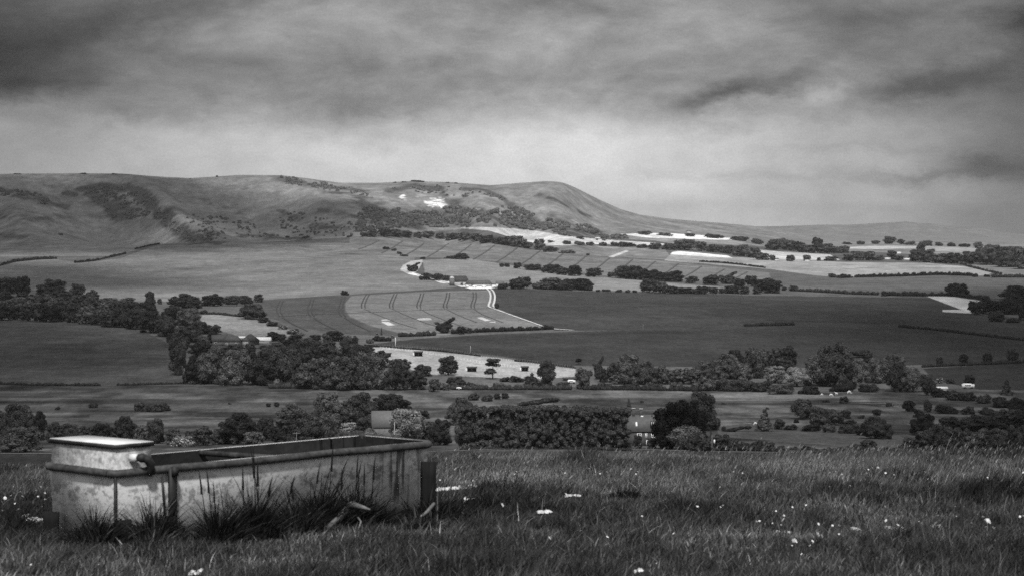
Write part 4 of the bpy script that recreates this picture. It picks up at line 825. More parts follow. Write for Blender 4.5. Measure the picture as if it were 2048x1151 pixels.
scrubmass("scrub", "dark scrub bushes scattered over the left scarp slopes", [([(165, 376), (250, 370), (290, 385), (345, 440), (400, 486), (380, 486), (300, 430), (262, 440), (230, 436), (190, 400)], .40), ([(340, 420), (420, 430), (520, 450), (500, 470), (440, 488), (400, 480)], .15), ([(555, 352), (620, 360), (735, 382), (742, 394), (650, 380), (570, 368)], .15), ([(560, 420), (640, 430), (740, 450), (700, 474), (600, 474), (480, 476), (560, 455)], .15), ([(0, 376), (60, 385), (130, 400), (130, 420), (60, 405), (0, 390)], .1), ([(780, 372), (900, 372), (1010, 392), (1010, 402), (900, 392), (790, 380)], .1)], 800, 2.6, 'scrub', 53)
row("on the skyline ridge at left", [(34, 349, 3, 16, U_, D), (165, 348, 3, 20, U_, D), (228, 349, 3, 12, U_, D), (380, 358, 2, 5, U_, D), (434, 354, 4, 6, U_, D)], "bushes on the skyline ridge", 3300)
row("on the skyline above the chalk pit", [(790, 366, 3, 10, U_, D), (808, 365, 3, 12, U_, D), (835, 364, 4, 26, U_, D), (895, 366, 3, 10, U_, D), (912, 367, 3, 10, U_, D)], "bushes on the skyline above the pit", 3300)
row("low on the scarp near its foot", [(575, 476, 6, 10, U_, D), (612, 476, 5, 26, U_, M), (700, 474, 5, 20, U_, M), (120, 470, 4, 12, U_, D), (1160, 478, 8, 16, U_, G), (1245, 476, 8, 20, U_, G), (1290, 470, 9, 26, U_, G), (1330, 472, 9, 30, U_, G), (1380, 473, 9, 34, U_, G), (1430, 477, 9, 36, U_, G), (1480, 482, 10, 34, U_, G), (1515, 488, 13, 34, U_, G)], "bushes along the scarp foot", 2600)
# ------------------------------------------------------------------ buildings and field furniture
m_roof_d = mat("dark_roof", .06, var=.3, scale=1.2); m_roof_m = mat("tiled_roof", .11, var=.25, scale=1.5); m_roof_p = mat("pale_roof", .15, var=.15, scale=1.5)
m_wall_p = mat("pale_wall", .42, var=.12, scale=1.0); m_wall_m = mat("flint_wall", .16, var=.3, scale=2.5); m_wall_b = mat("brick_wall", .075, var=.3, scale=3)
m_white = mat("white_paint", .85, var=.05, scale=2, rough=.5); m_glass = mat("window_glass", .02, rough=.15, spec=.6, var=.05); m_wood_d = mat("dark_boards", .05, var=.35, scale=3, stretch=(1, 1, .3))
m_metal = mat("white_sheet_metal", .82, var=.06, scale=1, rough=.5)

def gable(b, L, Wd, z0, z1, over=.25, hip=0.0):
    x, y = L/2+over, Wd/2+over; r = max(0.05, x-hip); th = .12
    v = [(-x, -y, z0-.1), (x, -y, z0-.1), (x, y, z0-.1), (-x, y, z0-.1), (-r, 0, z1), (r, 0, z1)]
    return b.add(v, [[0, 1, 5, 4], [2, 3, 4, 5], [3, 2, 1, 0]], [[1, 2, 5], [3, 0, 4]])
def house(name, u, vb, L, Wd, wall, roof, rz, mw, mr, label, cat, dm, group=None, hip=0.0, wins=(), door=None, chim=(), sky=(), z=-.3):
    p = at(u, vb, dm); o = empty(name, (p[0], p[1]+Wd/2, p[2]+z), rz)
    b = MB(); b.box((0, 0, wall/2), (L, Wd, wall))
    if hip == 0: b.add([(-L/2, -Wd/2, wall), (-L/2, Wd/2, wall), (-L/2, 0, wall+roof*.95), (L/2, -Wd/2, wall), (L/2, Wd/2, wall), (L/2, 0, wall+roof*.95)], None, [[0, 2, 1], [3, 4, 5]])
    b.obj('wall', mw, o); r_ = gable(MB(), L, Wd, wall, wall+roof, .3, hip).obj('roof', mr, o)
    for (x, zc, ww, hh) in wins:
        f = MB()
        for sx in (-1, 0, 1): f.box((x+sx*ww/2, -Wd/2-.05, zc), (.12 if sx else .07, .1, hh+.12))
        for sz in (-1, 0, 1): f.box((x, -Wd/2-.06, zc+sz*hh/2), (ww-.08, .08, .12 if sz else .07))
        fo = f.obj('window', m_white, o); MB().box((x, -Wd/2-.01, zc), (ww, .06, hh)).obj('pane', m_glass, fo)
    if door: MB().box((door[0], -Wd/2-.04, door[2]/2), (door[1], .1, door[2])).obj('door', m_wood_d, o)
    for (x, y, w_, h_) in chim:
        c = MB().box((x, y, wall+roof+h_/2-.7), (w_, .7, h_)); cb = c.obj('chimney', mw, r_)
        MB().box((x, y, wall+roof+h_-.62), (w_+.2, .9, .14)).obj('chimney_cap', m_wall_p, r_)
    for (x, f0, f1, w_) in sky:       # a window lying in the roof slope; its reflection is painted white
        y = lambda f: -(Wd/2+.3)*(1-f); zz = lambda f: wall-.1+(roof+.1)*f
        MB().add([(x-w_/2, y(f0)-.08, zz(f0)+.08), (x+w_/2, y(f0)-.08, zz(f0)+.08), (x+w_/2, y(f1)-.08, zz(f1)+.08), (x-w_/2, y(f1)-.08, zz(f1)+.08), (x-w_/2, y(f0), zz(f0)-.02), (x+w_/2, y(f0), zz(f0)-.02), (x+w_/2, y(f1), zz(f1)-.02), (x-w_/2, y(f1), zz(f1)-.02)],
                 [[0, 1, 2, 3], [0, 4, 5, 1], [1, 5, 6, 2], [2, 6, 7, 3], [3, 7, 4, 0]]).obj('roof_window', m_white, r_)
    return tag(o, label, cat, group)
# the house beside the yew
house('house', 1288, 891, 9.4, 6.5, 3.4, 3.2, 0.0, m_wall_b, m_roof_m, "dark brick house with tiled roof and two chimneys between hedge and black yew", 'house', 440,
      wins=[(-1.0, 2.5, .8, .85), (.45, 2.5, .3, .85), (1.9, 2.45, .7, .75), (-1.2, 1.0, .9, .9), (.9, 1.0, .8, .9)], door=(-.3, .9, 2.0),
      chim=[(-2.0, 0, .6, 1.9), (-.45, 0, .55, 1.8)], sky=[(-1.5, .32, .55, .36), (-.25, .86, .91, .55)])
o_h = COL.objects['house']
MB().box((1.9, -2.9, 5.0), (1.1, 1.2, .95)).obj('dormer', m_wall_b, o_h)
f = MB()
for sx in (-1, 0, 1): f.box((1.9+sx*.36, -3.55, 5.0), (.07, .08, .62))
f.box((1.9, -3.56, 4.69), (.8, .06, .07)); f.obj('window', m_white, o_h)
# the barn roof among the trees behind the trough
house('barn', 790, 878, 10.5, 7.0, 3.2, 3.4, .10, m_wall_m, m_roof_p, "pale roofed barn half hidden by trees behind the trough", 'barn', 440, chim=[(0, 0, .3, .7)])
# hill farm
house('barn', 919, 571, 15.0, 12.0, 3.4, 4.6, .05, m_wall_p, m_roof_d, "large hill farm barn with dark hipped roof in white yard", 'barn', 1400, hip=2.6, door=(1.5, 2.0, 2.6))
house('shed', 957, 573, 20.0, 9.0, 2.4, 2.8, -.12, m_wall_p, m_roof_m, "long low shed right of the dark hill farm barn", 'shed', 1400, hip=1.5, door=(-4, 2.0, 2.0))
p = at(904, 571, 1400); o = empty('silo', tuple(p)); b = MB().tube([(0, 0, -.3), (0, 0, 6.2)], 2.1, 14); b.obj('tank', m_wall_m, o); MB().tube([(0, 0, 6.2), (0, 0, 6.9)], [2.3, 1.4], 14).obj('cap', m_white, o)
tag(o, "round grey silo with white cap at left end of hill farm barn", 'silo')
for i, (u, v, l_, h_, s_) in enumerate([(935, 574, 2.2, 1.5, "white van parked in front of hill farm barn"), (949, 575, 3.4, 1.6, "white farm vehicle parked in front of the long low shed"), (968, 574, 3.0, 1.4, "pale farm vehicle at the right end of the hill farm yard")]):
    p = at(u, v, 1400); o = empty('farm_vehicle', tuple(p)); MB().box((0, 0, h_*.55), (l_, 1.8, h_*.6)).box((-.2*l_, 0, h_*1.0), (l_*.55, 1.6, h_*.34), taper=.85).obj('body', m_white, o)
    for sx in (-.3, .3):
        for sy in (-.9, .9): MB().tube([(sx*l_, sy-.1, .32), (sx*l_, sy+.1, .32)], .34, 10).obj('wheel', m_wood_d, o)
    tag(o, s_, 'vehicle')
# village in the great wood
VG = "village buildings in the wood"
house('house', 438, 691, 6.5, 5.0, 2.4, 2.6, .2, m_wall_m, m_roof_m, "grey tiled house at the left end of the wood village", 'house', 850, VG, wins=[(-2, 1.8, 1, 1)])
house('house', 464, 692, 7.0, 5.0, 2.6, 2.4, -.1, m_wall_m, m_roof_m, "grey house with hipped roof in the middle of the wood village", 'house', 850, VG, hip=1.8, wins=[(-2, 1.4, .8, .8), (2, 1.4, .8, .8)])
house('barn', 499, 689, 7.0, 5.5, 2.2, 2.8, 1.25, m_wood_d, m_roof_d, "dark barn with round white gable edge beside the white roof", 'barn', 850, VG, hip=2.5)
house('house', 490, 691, 3.0, 3.0, 2.6, 1.2, 1.5, m_wall_p, m_roof_m, "narrow white walled house in front of the dark village barn", 'house', 850, VG, door=(0, 1, 2))
house('shed', 522, 686, 8.0, 4.0, 1.5, 1.6, -.15, m_wall_p, m_metal, "long shed with bright white roof at right of the village", 'shed', 850, VG)
house('shed', 424, 676, 3.0, 3.0, 1.4, .8, .0, m_white, m_roof_p, "small white shed at the pale field above the village", 'shed', 850, VG)
house('shed', 480, 677, 7.0, 2.0, .8, .7, .0, m_white, m_metal, "low white shed roof along the pale field above the village", 'shed', 850, VG)
# open field shelters in the paddock
def shelter(u, vb, wpx, hpx, label, side=True):
    p = at(u, vb, 780); k = p[1]/F; W, H = wpx*k, hpx*k; o = empty('field_shelter', tuple(p), 0.06)
    b = MB(); b.box((0, 1.5, H*.45), (W, .15, H*.9)); b.box((-W/2, .7, H*.45), (.15, 1.7, H*.9)); b.box((W/2, .7, H*.45), (.15, 1.7, H*.9)); b.box((0, .0, H*.42), (.2, .2, H*.84)); b.obj('wall', m_wood_d, o)
    MB().add([(-W/2-.4, -.4, H*.88), (W/2+.4, -.4, H*.88), (W/2+.4, 1.9, H*1.05), (-W/2-.4, 1.9, H*1.05), (-W/2-.4, -.4, H*.98), (W/2+.4, -.4, H*.98), (W/2+.4, 1.9, H*1.15), (-W/2-.4, 1.9, H*1.15)],
             [[3, 2, 1, 0], [4, 5, 6, 7], [0, 1, 5, 4], [1, 2, 6, 5], [2, 3, 7, 6], [3, 0, 4, 7]]).obj('roof', m_roof_d, o)
    if side: MB().box((-W/2-.5, .4, H*.4), (.5, .4, H*.8)).obj('water_butt', m_white, o)
    return tag(o, label, 'shelter', "field shelters in the paddock")
shelter(737, 707, 16, 9, "dark field shelter at the left end of the pale paddock", False)
shelter(776, 713, 11, 7, "small dark field shelter, second from left in the pale paddock", False)
shelter(837, 712, 15, 9, "dark open shelter by the upper paddock fence")
shelter(944, 743, 17, 9, "wide dark open shelter in the middle of the paddock")
shelter(1050, 742, 12, 9, "dark open shelter near the right end of the paddock")
p = at(1064, 758, 750); o = empty('hut', tuple(p)); MB().box((0, 0, .8), (1.1, 1.1, 1.8)).obj('wall', m_wood_d, o); MB().tube([(0, 0, 1.6), (0, 0, 2.6)], [.9, .03], 8).obj('roof', m_roof_d, o)
tag(o, "small dark hut with pointed roof below the right paddock shelter", 'hut')
house('shed', 1141, 761, 5.0, 3.0, 1.1, .4, 0, m_wood_d, m_roof_d, "long low dark shed at the right end of the paddock", 'shed', 720)
def vehicle(u, vb, L, H, label, dm, cat='van', mt=None, rz=0.0):
    p = at(u, vb, dm); o = empty('van', tuple(p), rz)
    MB().box((0, 0, H*.5+.1), (L, 1.9, H*.7)).box((-.08*L, 0, H*.93), (L*.75, 1.7, H*.28), taper=.9).obj('body', mt or m_white, o)
    MB().box((-.05*L, -.96, H*.68), (L*.5, .05, H*.2)).obj('window', m_glass, o)
    for sx in (-.3, .3):
        for sy in (-.85, .85): MB().tube([(sx*L, sy-.1, .3), (sx*L, sy+.1, .3)], .32, 10).obj('wheel', m_wood_d, o)
    return tag(o, label, cat)
vehicle(1143, 766, 2.6, 1.2, "white van parked below the low dark paddock shed", 700)
vehicle(918, 779, 1.6, .9, "small white van among bushes at the wood's right end", 700)
vehicle(1936, 776, 4.0, 1.6, "rounded white caravan by the tree at right", 600, 'caravan')
house('shed', 1881, 780, 4.6, 3.0, 1.0, .5, .0, m_white, m_metal, "long white roofed shed left of the caravan", 'shed', 600)
# hamlet on the right
HM = "hamlet houses among the far right trees"
for (u, v, L, wl, rf, mw, mr, lab, dm) in [(1775, 519, 7, 3, 3, m_white, m_roof_m, "small white gabled house right of the hamlet's round tree", 2200), (1816, 520, 10, 3, 3, m_white, m_roof_m, "wide white house left of the dark hamlet wood", 2200), (2020, 529, 7, 3, 2.5, m_white, m_roof_m, "white house within the dark hamlet wood at right", 1900), (1744, 516, 8, 3, 3, m_wall_p, m_roof_m, "pale small house among trees left of the white gabled house", 2200), (1598, 496, 7, 2.5, 2, m_white, m_roof_m, "white house among grey trees above the hamlet", 2400), (1762, 519, 8, 3, 2.5, m_wall_m, m_roof_m, "grey roofed house beside the small white gabled house", 2250), (1614, 522, 6, 2, 1.5, m_white, m_roof_p, "tiny white hut beside the lone hamlet tree", 2200), (1795, 509, 10, 2, 2, m_wall_p, m_metal, "long pale barn above the wide white house", 2400), (1552, 521, 6, 2, 1.5, m_white, m_roof_p, "tiny white hut at the left end of the hamlet row", 2200), (1378, 466, 7, 2.5, 2, m_white, m_roof_p, "white house on the lower scarp above the white field", 3000), (1000, 574, 6, 3, 2, m_white, m_roof_p, "small white cottage in the trees right of the farm", 1400), (1195, 477, 7, 2.5, 2, m_white, m_roof_p, "white house at the foot of the wooded scarp", 2700)]:
    house('house', u, v, L, 8, wl, rf, .1, mw, mr, lab, 'house', dm, HM if u > 1500 else None)
# poles
def pole(u, vb, hpx, label, dm, r=.12, arm=False, mt=m_wall_m, board=False):
    p = at(u, vb, dm); k = p[1]/F; H = hpx*k; o = empty('pole', tuple(p)); MB().tube([(0, 0, -.5), (0, 0, H)], [r*1.2, r*.8], 7).obj('shaft', mt, o)
    if arm: MB().box((0, 0, H-.25), (1.6, .12, .14)).obj('cross_arm', mt, o)
    if board: MB().box((.45, -.1, H*.62), (.28, .06, .75)).obj('notice_board', m_white, o)
    return tag(o, label, 'pole', "poles in the valley")
pole(1424, 903, 34, "thin grey pole carrying a white notice right of the garden shrubs", 440, .08, board=True)
pole(789, 885, 42, "thin pale pole in front of the barn and pale tree", 440, .07, mt=m_wall_p)
pole(593, 893, 30, "thin grey pole in the near belt behind the trough", 440, .07, True)
pole(791, 692, 18, "thin white pole above the left end of the paddock", 900, .13, mt=m_white)
pole(941, 705, 14, "thin pale pole above the middle of the paddock", 900, .10, mt=m_wall_p)
pole(1732, 646, 12, "pale thin mast standing in the large dark field", 1000, .22, mt=m_wall_m)
pole(1286, 665, 18, "faint thin pole in the middle of the large dark field", 1000, .10, mt=m_wall_m)
pole(1487, 757, 18, "pale post in front of the belt behind the flood meadow", 650, .25, mt=m_wall_p)
def fence(name, pts, h, label, mt, dm, step=4.5, rails=2, group=None, r=.12):
    P = [at(u, v, dm) for u, v in dense(pts, step)]; o0 = P[0]; rm = MB(); Q = [p-o0 for p in P]
    pmesh = MB().box((0, 0, h/2), (r, r, h+.2)).mesh('post', mt)
    for i in range(rails): rm.tube([(q[0], q[1]-.08, q[2]+h*(.9-.4*i)) for q in Q], r*.35, 4)
    o = empty(name, tuple(o0)); rm.obj('rail', mt, o)
    for q in Q: link('post', pmesh, o, tuple(q))
    o = o; return tag(o, label, 'fence', group)
fence('fence', [(745, 691), (800, 695), (880, 701), (960, 712), (1030, 722), (1150, 738)], 1.3, "post and rail fence along the upper edge of the paddock", m_wall_m, 800, 5)
fence('fence', [(760, 698), (830, 705), (890, 714), (960, 728), (1040, 738), (1080, 746), (1100, 752)], 1.2, "white tape fence running through the middle of the paddock", m_white, 780, 6, 2, None, .12)
fence('fence', [(1430, 899), (1560, 904), (1700, 908), (1830, 912)], 1.0, "wire fence along the lane behind the grass at right", m_wood_d, 440, 16, 2)
fence('gate', [(1785, 814), (1806, 813)], 1.2, "wooden field gate among bushes right of the thicket", m_wall_m, 500, 7, 3)
# horses
def horse(u, vb, label, graze, flip, s=1.0):
    vs = [(0, 0, 1.15), (.45, 0, 1.2), (-.45, 0, 1.18), (.72, 0, 1.35 if not graze else 1.05), (1.0, 0, 1.75 if not graze else .62), (1.12, 0, 1.78 if not graze else .38), (1.38, 0, 1.62 if not graze else .14)]
    ed = [(0, 1), (0, 2), (1, 3), (3, 4), (4, 5), (5, 6)]; rad = [.34, .33, .33, .2, .13, .14, .08]
    for (x, y, a) in ((.5, .17, 1), (.46, -.17, 1), (-.5, .17, 2), (-.55, -.17, 2)):
        k = len(vs); bk = -.10 if x < 0 else 0.02
        vs += [(x, y, .85), (x+bk, y, .48), (x+.02, y, .06)]; rad += [.15, .075, .06]; ed += [(a, k), (k, k+1), (k+1, k+2)]
    k = len(vs); vs += [(-.78, 0, 1.05), (-.86, 0, .55)]; rad += [.07, .06]; ed += [(2, k), (k, k+1)]
    if flip: vs = [(-x, y, z) for x, y, z in vs]
    me = bpy.data.meshes.new('horse'); me.from_pydata([(x*s, y*s, z*s) for x, y, z in vs], ed, []); me.materials.append(m_white)
    p = at(u, vb, 500); o = link('horse', me, None, tuple(p)); o.rotation_euler = (0, 0, .2)
    md = o.modifiers.new('skin', 'SKIN')
    if not me.skin_vertices: me.skin_vertices.new() if hasattr(me.skin_vertices, 'new') else None
    for i, r in enumerate(rad):
        sv = me.skin_vertices[0].data[i]; sv.radius = (r*s, r*s); sv.use_root = (i == 0)
    sb = o.modifiers.new('sub', 'SUBSURF'); sb.levels = 1; sb.render_levels = 1
    return tag(o, label, 'horse', "white horses on the flood meadow")
try:
    horse(1644, 790, "small white foal, leftmost of four horses on the meadow", True, True, .42)
    horse(1662, 792, "white horse grazing with rump up, second of four from left", True, False, .62)
    horse(1673, 789, "white horse, third of four from left, above the bush", False, True, .55)
    horse(1698, 787, "large white horse, rightmost of four on the flood meadow", True, False, .72)
    horse(1511, 849, "white horse grazing alone beside the dark pyramid bush", True, True, .5)
except Exception as e: print("HORSE FAIL", e)

# ------------------------------------------------------------------ the water trough
def zinc(name, kind):
    m_ = bpy.data.materials.new(name); m_.use_nodes = True; t = NT(m_.node_tree)
    tcn = t.node('ShaderNodeTexCoord'); sep = t.node('ShaderNodeSeparateXYZ'); t.link(tcn.outputs['Object'], sep.inputs[0]); x, y, z = sep.outputs
    v1 = t.noise(tcn.outputs['Object'], 7, 8, .68, .6); v2 = t.noise(tcn.outputs['Object'], 26, 6, .7); v3 = t.noise(tcn.outputs['Object'], 120, 4, .7)
    if kind == 'rim':
        f = t.m('MULTIPLY', t.mapr(v1, .35, .65, .015, .09), t.mapr(v2, .3, .7, .55, 1.35)); f = t.m('MULTIPLY', f, t.mapr(v3, .3, .7, .8, 1.2))
    elif kind == 'dark':
        f = t.m('MULTIPLY', t.mapr(v1, .35, .65, .008, .035), t.mapr(v2, .3, .7, .6, 1.4))
    elif kind == 'lid':
        f = t.m('MULTIPLY', t.mapr(v1, .35, .65, .6, .82), t.mapr(v2, .3, .7, .85, 1.1))
    else:
        sp_ = t.node('ShaderNodeMapping'); sp_.inputs['Scale'].default_value = (3.2, 3.2, 5.5); t.link(tcn.outputs['Object'], sp_.inputs[0])
        vo = t.node('ShaderNodeTexVoronoi'); vo.inputs['Scale'].default_value = 5; t.link(sp_.outputs[0], vo.inputs['Vector'])
        sepc = t.node('ShaderNodeSeparateColor'); t.link(vo.outputs['Color'], sepc.inputs[0])
        # moss and stain: a blotchy band in the middle of the wall height
        band = t.m('MULTIPLY', t.mapr(z, .12, .22, .1, 1), t.mapr(z, .30, .38, 1, .1))
        bl = t.noise(tcn.outputs['Object'], 24, 10, .8, .3)
        wide = t.noise(tcn.outputs['Object'], 1.7, 2, .5); patch = t.noise(sp_.outputs[0], 2.6, 4, .7)
        st = t.m('MULTIPLY', band, t.mapr(t.m('ADD', bl, t.m('MULTIPLY', t.m('SUBTRACT', patch, .5), .8)), .475, .575, 0, 1))
        f = t.mapr(v1, .3, .7, .92, 1.15); f = t.m('MULTIPLY', f, t.mapr(v2, .3, .7, .80, 1.12)); f = t.m('MULTIPLY', f, t.mapr(sepc.outputs[0], 0, 1, .80, 1.06)); f = t.m('MULTIPLY', f, t.mapr(v3, .3, .7, .82, 1.15))
        f = t.m('MULTIPLY', f, t.m('SUBTRACT', 1.0, t.m('MULTIPLY', st, .56)))
        grime = t.mapr(t.m('ADD', z, t.m('MULTIPLY', t.m('SUBTRACT', bl, .5), .08)), .0, .07, .35, 1)
        f = t.m('MULTIPLY', f, grime)
        # run marks down the wall
        mp = t.node('ShaderNodeMapping'); mp.inputs['Scale'].default_value = (28, 28, .9); t.link(tcn.outputs['Object'], mp.inputs[0])
        dr = t.noise(mp.outputs[0], 1.0, 3, .6); wmask = t.m('ADD', t.m('MULTIPLY', t.mapr(x, 1.98, 2.10, 0, 1), t.mapr(x, 2.32, 2.40, 1, .3)), t.mapr(wide, .5, .7, 0, .2))
        run = t.m('MULTIPLY', t.mapr(dr, .52, .60, 0, 1), t.m('MINIMUM', wmask, 1.0)); run = t.m('MULTIPLY', run, t.mapr(z, .02, .12, .3, 1))
        f = t.m('MULTIPLY', f, t.m('SUBTRACT', 1.0, t.m('MULTIPLY', run, .8)))
        f = t.m('MULTIPLY', f, t.mapr(x, 2.3, 2.43, 1, .7))
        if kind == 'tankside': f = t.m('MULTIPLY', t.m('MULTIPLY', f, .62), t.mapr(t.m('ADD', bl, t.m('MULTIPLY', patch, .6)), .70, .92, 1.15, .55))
        if kind == 'inside': f = t.m('MULTIPLY', f, .03)  # wall colour scaled down to near black
    f = t.m('MINIMUM', f, .85)
    c = t.node('ShaderNodeCombineColor')
    for i in range(3): t.link(f, c.inputs[i])
    b = t.node('ShaderNodeBsdfPrincipled'); t.link(c.outputs[0], b.inputs[0]); b.inputs['Roughness'].default_value = .62; b.inputs['Specular IOR Level'].default_value = 0 if kind == 'inside' else .35
    bp = t.node('ShaderNodeBump'); bp.inputs['Strength'].default_value = .25; bp.inputs['Distance'].default_value = .01; t.link(v2, bp.inputs['Height']); t.link(bp.outputs[0], b.inputs['Normal'])
    o = t.node('ShaderNodeOutputMaterial'); t.link(b.outputs[0], o.inputs[0]); MATS[name] = m_; return m_
Z_body = zinc('galvanised_wall', 'body'); Z_rim = zinc('galvanised_rim', 'rim'); Z_lid = zinc('galvanised_lid', 'lid'); Z_dark = zinc('dark_iron', 'dark')
TL, TW_, TH = 2.44, .61, .42
ang = math.atan2(1.81, 1.634)                    # long side runs away to the right
troot = empty('water_trough', (-2.133, 12.41, -1.263-TH), ang)
tag(troot, "old galvanised cattle water trough with a lidded tank at its left end", 'trough')
# local frame: x along the near long side, y toward the far side, z up from the base; near left corner at the origin
def wall_ring(x0, x1, y0, y1, z0, z1, inset):
    v = []
    for (z, i) in ((z0, inset), (z1, 0.0)):
        v += [(x0+i, y0+i, z), (x1-i, y0+i, z), (x1-i, y1-i, z), (x0+i, y1-i, z)]
    return v
b = MB(); nseg = 1
b.add(wall_ring(.012, TL-.012, .012, TW_-.012, 0, TH, .02), [[0, 1, 5, 4], [1, 2, 6, 5], [2, 3, 7, 6], [3, 0, 4, 7], [3, 2, 1, 0]])
b.obj('trough_wall', Z_body, troot)
b = MB(); b.add(wall_ring(.022, TL-.022, .022, TW_-.022, .03, TH-.002, .02), [[4, 5, 1, 0], [5, 6, 2, 1], [6, 7, 3, 2], [7, 4, 0, 3], [0, 1, 2, 3]]); b.obj('trough_lining', zinc('dark_lining', 'inside'), troot)
m_water = mat("dark_water", .004, rough=.9, spec=.0, var=.1)
MB().add([(.05, .05, .22), (TL-.05, .05, .22), (TL-.05, TW_-.05, .22), (.05, TW_-.05, .22)], [[0, 1, 2, 3]]).obj('water', m_water, troot)
rr = .022; e = .004
c4 = [(-e, -e), (TL+e, -e), (TL+e, TW_+e), (-e, TW_+e)]
def rim_pts():
    out = []; R = .05
    for i, (cx, cy) in enumerate(c4):
        sx = 1 if cx > 1 else -1; sy = 1 if cy > .3 else -1; a0 = [math.pi, 1.5*math.pi, 0, .5*math.pi][i]
        for j in range(5): a = a0+j*math.pi/8; out.append((cx-sx*R+R*math.cos(a), cy-sy*R+R*math.sin(a)))
    return out
rp = rim_pts(); rp.append(rp[0])
def sag(x, y): return .004*math.sin(x*5+y*3)
b = MB(); b.tube([(x, y, TH-rr+.002+sag(x, y)) for x, y in [q for a_, c_ in zip(rp[:-1], rp[1:]) for q in [(a_[0]+(c_[0]-a_[0])*t/6, a_[1]+(c_[1]-a_[1])*t/6) for t in range(6)]]+[rp[0]]], rr, 12, False); b.obj('rim', Z_rim, troot, True)
MB().tube([(1.19, 0, TH-rr+.004), (1.13, TW_/2, TH-rr+.004), (1.09, TW_, TH-rr+.004)], .017, 10).obj('cross_brace', Z_rim, troot, True)
MB().box((.006, .006, TH*.48), (.012, .012, TH*.90)).obj('corner_seam', Z_dark, troot)
# lidded tank on the left end
tb = MB(); x0, x1, y0, y1 = .018, .268, .022, TW_-.022; zb, zt = TH-.01, TH+.128
tb.add([(x0, y0, zb), (x1, y0, zb), (x1, y1, zb), (x0, y1, zb), (x0+.004, y0+.004, zt), (x1-.004, y0+.004, zt), (x1-.004, y1-.004, zt), (x0+.004, y1-.004, zt)], [[0, 1, 5, 4], [1, 2, 6, 5], [2, 3, 7, 6], [3, 0, 4, 7]])
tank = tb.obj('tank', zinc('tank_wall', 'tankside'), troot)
lid = MB().box(((x0+x1)/2, (y0+y1)/2, zt+.007), (x1-x0+.012, y1-y0+.014, .008)).obj('lid', Z_lid, troot)
b = MB(); cx, cy = (x0+x1)/2, (y0+y1)/2; hx, hy = (x1-x0)/2+.008, (y1-y0)/2+.009
for (px, py, sx, sy) in ((cx, cy-hy, 2*hx, .004), (cx, cy+hy, 2*hx, .004), (cx-hx, cy, .004, 2*hy-.01), (cx+hx, cy, .004, 2*hy-.01)): b.box((px, py, zt-.003), (sx+(.004 if sx > sy else 0), sy, .022))
b.obj('lid_edge', Z_dark, lid)
# pipe: pale nut on the tank side, dark elbow dropping over the rim
b = MB(); b.tube([(.125, y0-.002, TH+.060), (.125, y0-.045, TH+.062)], .024, 6); b.tube([(.125, y0-.04, TH+.061), (.125, y0-.05, TH+.061)], .017, 10); b.obj('pipe_nut', Z_lid, troot)
b = MB(); b.tube([(.130, y0-.03, TH+.060), (.150, y0-.062, TH+.062), (.180, y0-.072, TH+.050), (.205, y0-.070, TH+.022), (.212, y0-.060, TH-.01), (.212, y0-.045, TH-.035)], [.019, .022, .023, .024, .021, .019], 12)
b.blob((.222, y0-.040, TH-.016), (.036, .026, .030), 10, 8); b.blob((.152, y0-.062, TH+.06), (.03, .024, .026), 10, 8); b.obj('valve_elbow', Z_dark, troot, True)
MB().box((.375, -.026, TH*.60), (.05, .018, TH*.74)).box((.375, -.034, TH-.03), (.03, .05, .05)).obj('iron_strap', Z_dark, troot)
MB().tube([(.31, -.015, TH-.055), (.325, -.02, .16)], .007, 6).obj('drain_rod', Z_dark, troot)
# posts
m_post = mat("weathered_post", .010, var=.6, scale=9, stretch=(4, 4, .35)); m_post2 = mat("tarred_post", .010, var=.5, scale=9, stretch=(4, 4, .5))
def post(u, d, wdt, v_top, label, mt, rz=.5, dep=None):
    x = (u-CU)/F*d; z = float(ground_z(x, d)); top = -(v_top-HOR)/F*d; h = top-z; rg = np.random.default_rng(int(u))
    b = MB(); n = 5; V_ = []
    dep = dep or wdt*.8
    for i in range(n+1):
        t = i/n
        for sx, sy in ((-1, -1), (1, -1), (1, 1), (-1, 1)): V_.append((sx*wdt/2*(1+rg.normal()*.03), sy*dep/2*(1+rg.normal()*.03), -.1+(h+.1)*t+(rg.normal()*.004 if i == n else 0)))
    b.add(V_, [[i*4+j, i*4+(j+1) % 4, i*4+4+(j+1) % 4, i*4+4+j] for i in range(n) for j in range(4)]+[[n*4, n*4+1, n*4+2, n*4+3]])
    o = b.obj('wooden_post', mt, None, False, (x, d, z)); o.rotation_euler = (0, .02, rz); return tag(o, label, 'post')
post(855, 14.02, .082, 923, "split grey wooden post at the trough's right end", m_post, .3)
post(102, 12.72, .080, 1022, "short dark square post at the trough's left end", m_post2, .1)
post(246, 12.28, .085, 1040, "short dark block in grass at the trough's near corner", m_post2, .4, .04)
# driftwood branch
def wpt(u, v, d): return np.array([(u-CU)/F*d, d, -(v-HOR)/F*d])
m_drift = mat("bleached_wood", .15, var=.45, scale=14, stretch=(1, 1, 1))
b = MB(); P0 = wpt(656, 1056, 13.0)
b.tube([wpt(*q)-P0 for q in [(656, 1056, 13.0), (672, 1040, 13.05), (688, 1023, 13.1), (700, 1010, 13.2), (712, 1000, 13.3)]], [.018, .017, .019, .020, .007], 9)
b.tube([wpt(*q)-P0 for q in [(696, 1012, 13.15), (712, 1010, 13.1), (726, 1014, 13.0), (740, 1018, 12.95)]], [.020, .018, .013, .004], 8)
b.tube([wpt(*q)-P0 for q in [(664, 1048, 13.0), (650, 1056, 12.9), (640, 1060, 12.9)]], [.016, .010, .004], 7)
b.tube([wpt(*q)-P0 for q in [(716, 1034, 13.0), (722, 1042, 12.95), (712, 1072, 12.9)]], [.006, .005, .003], 6)
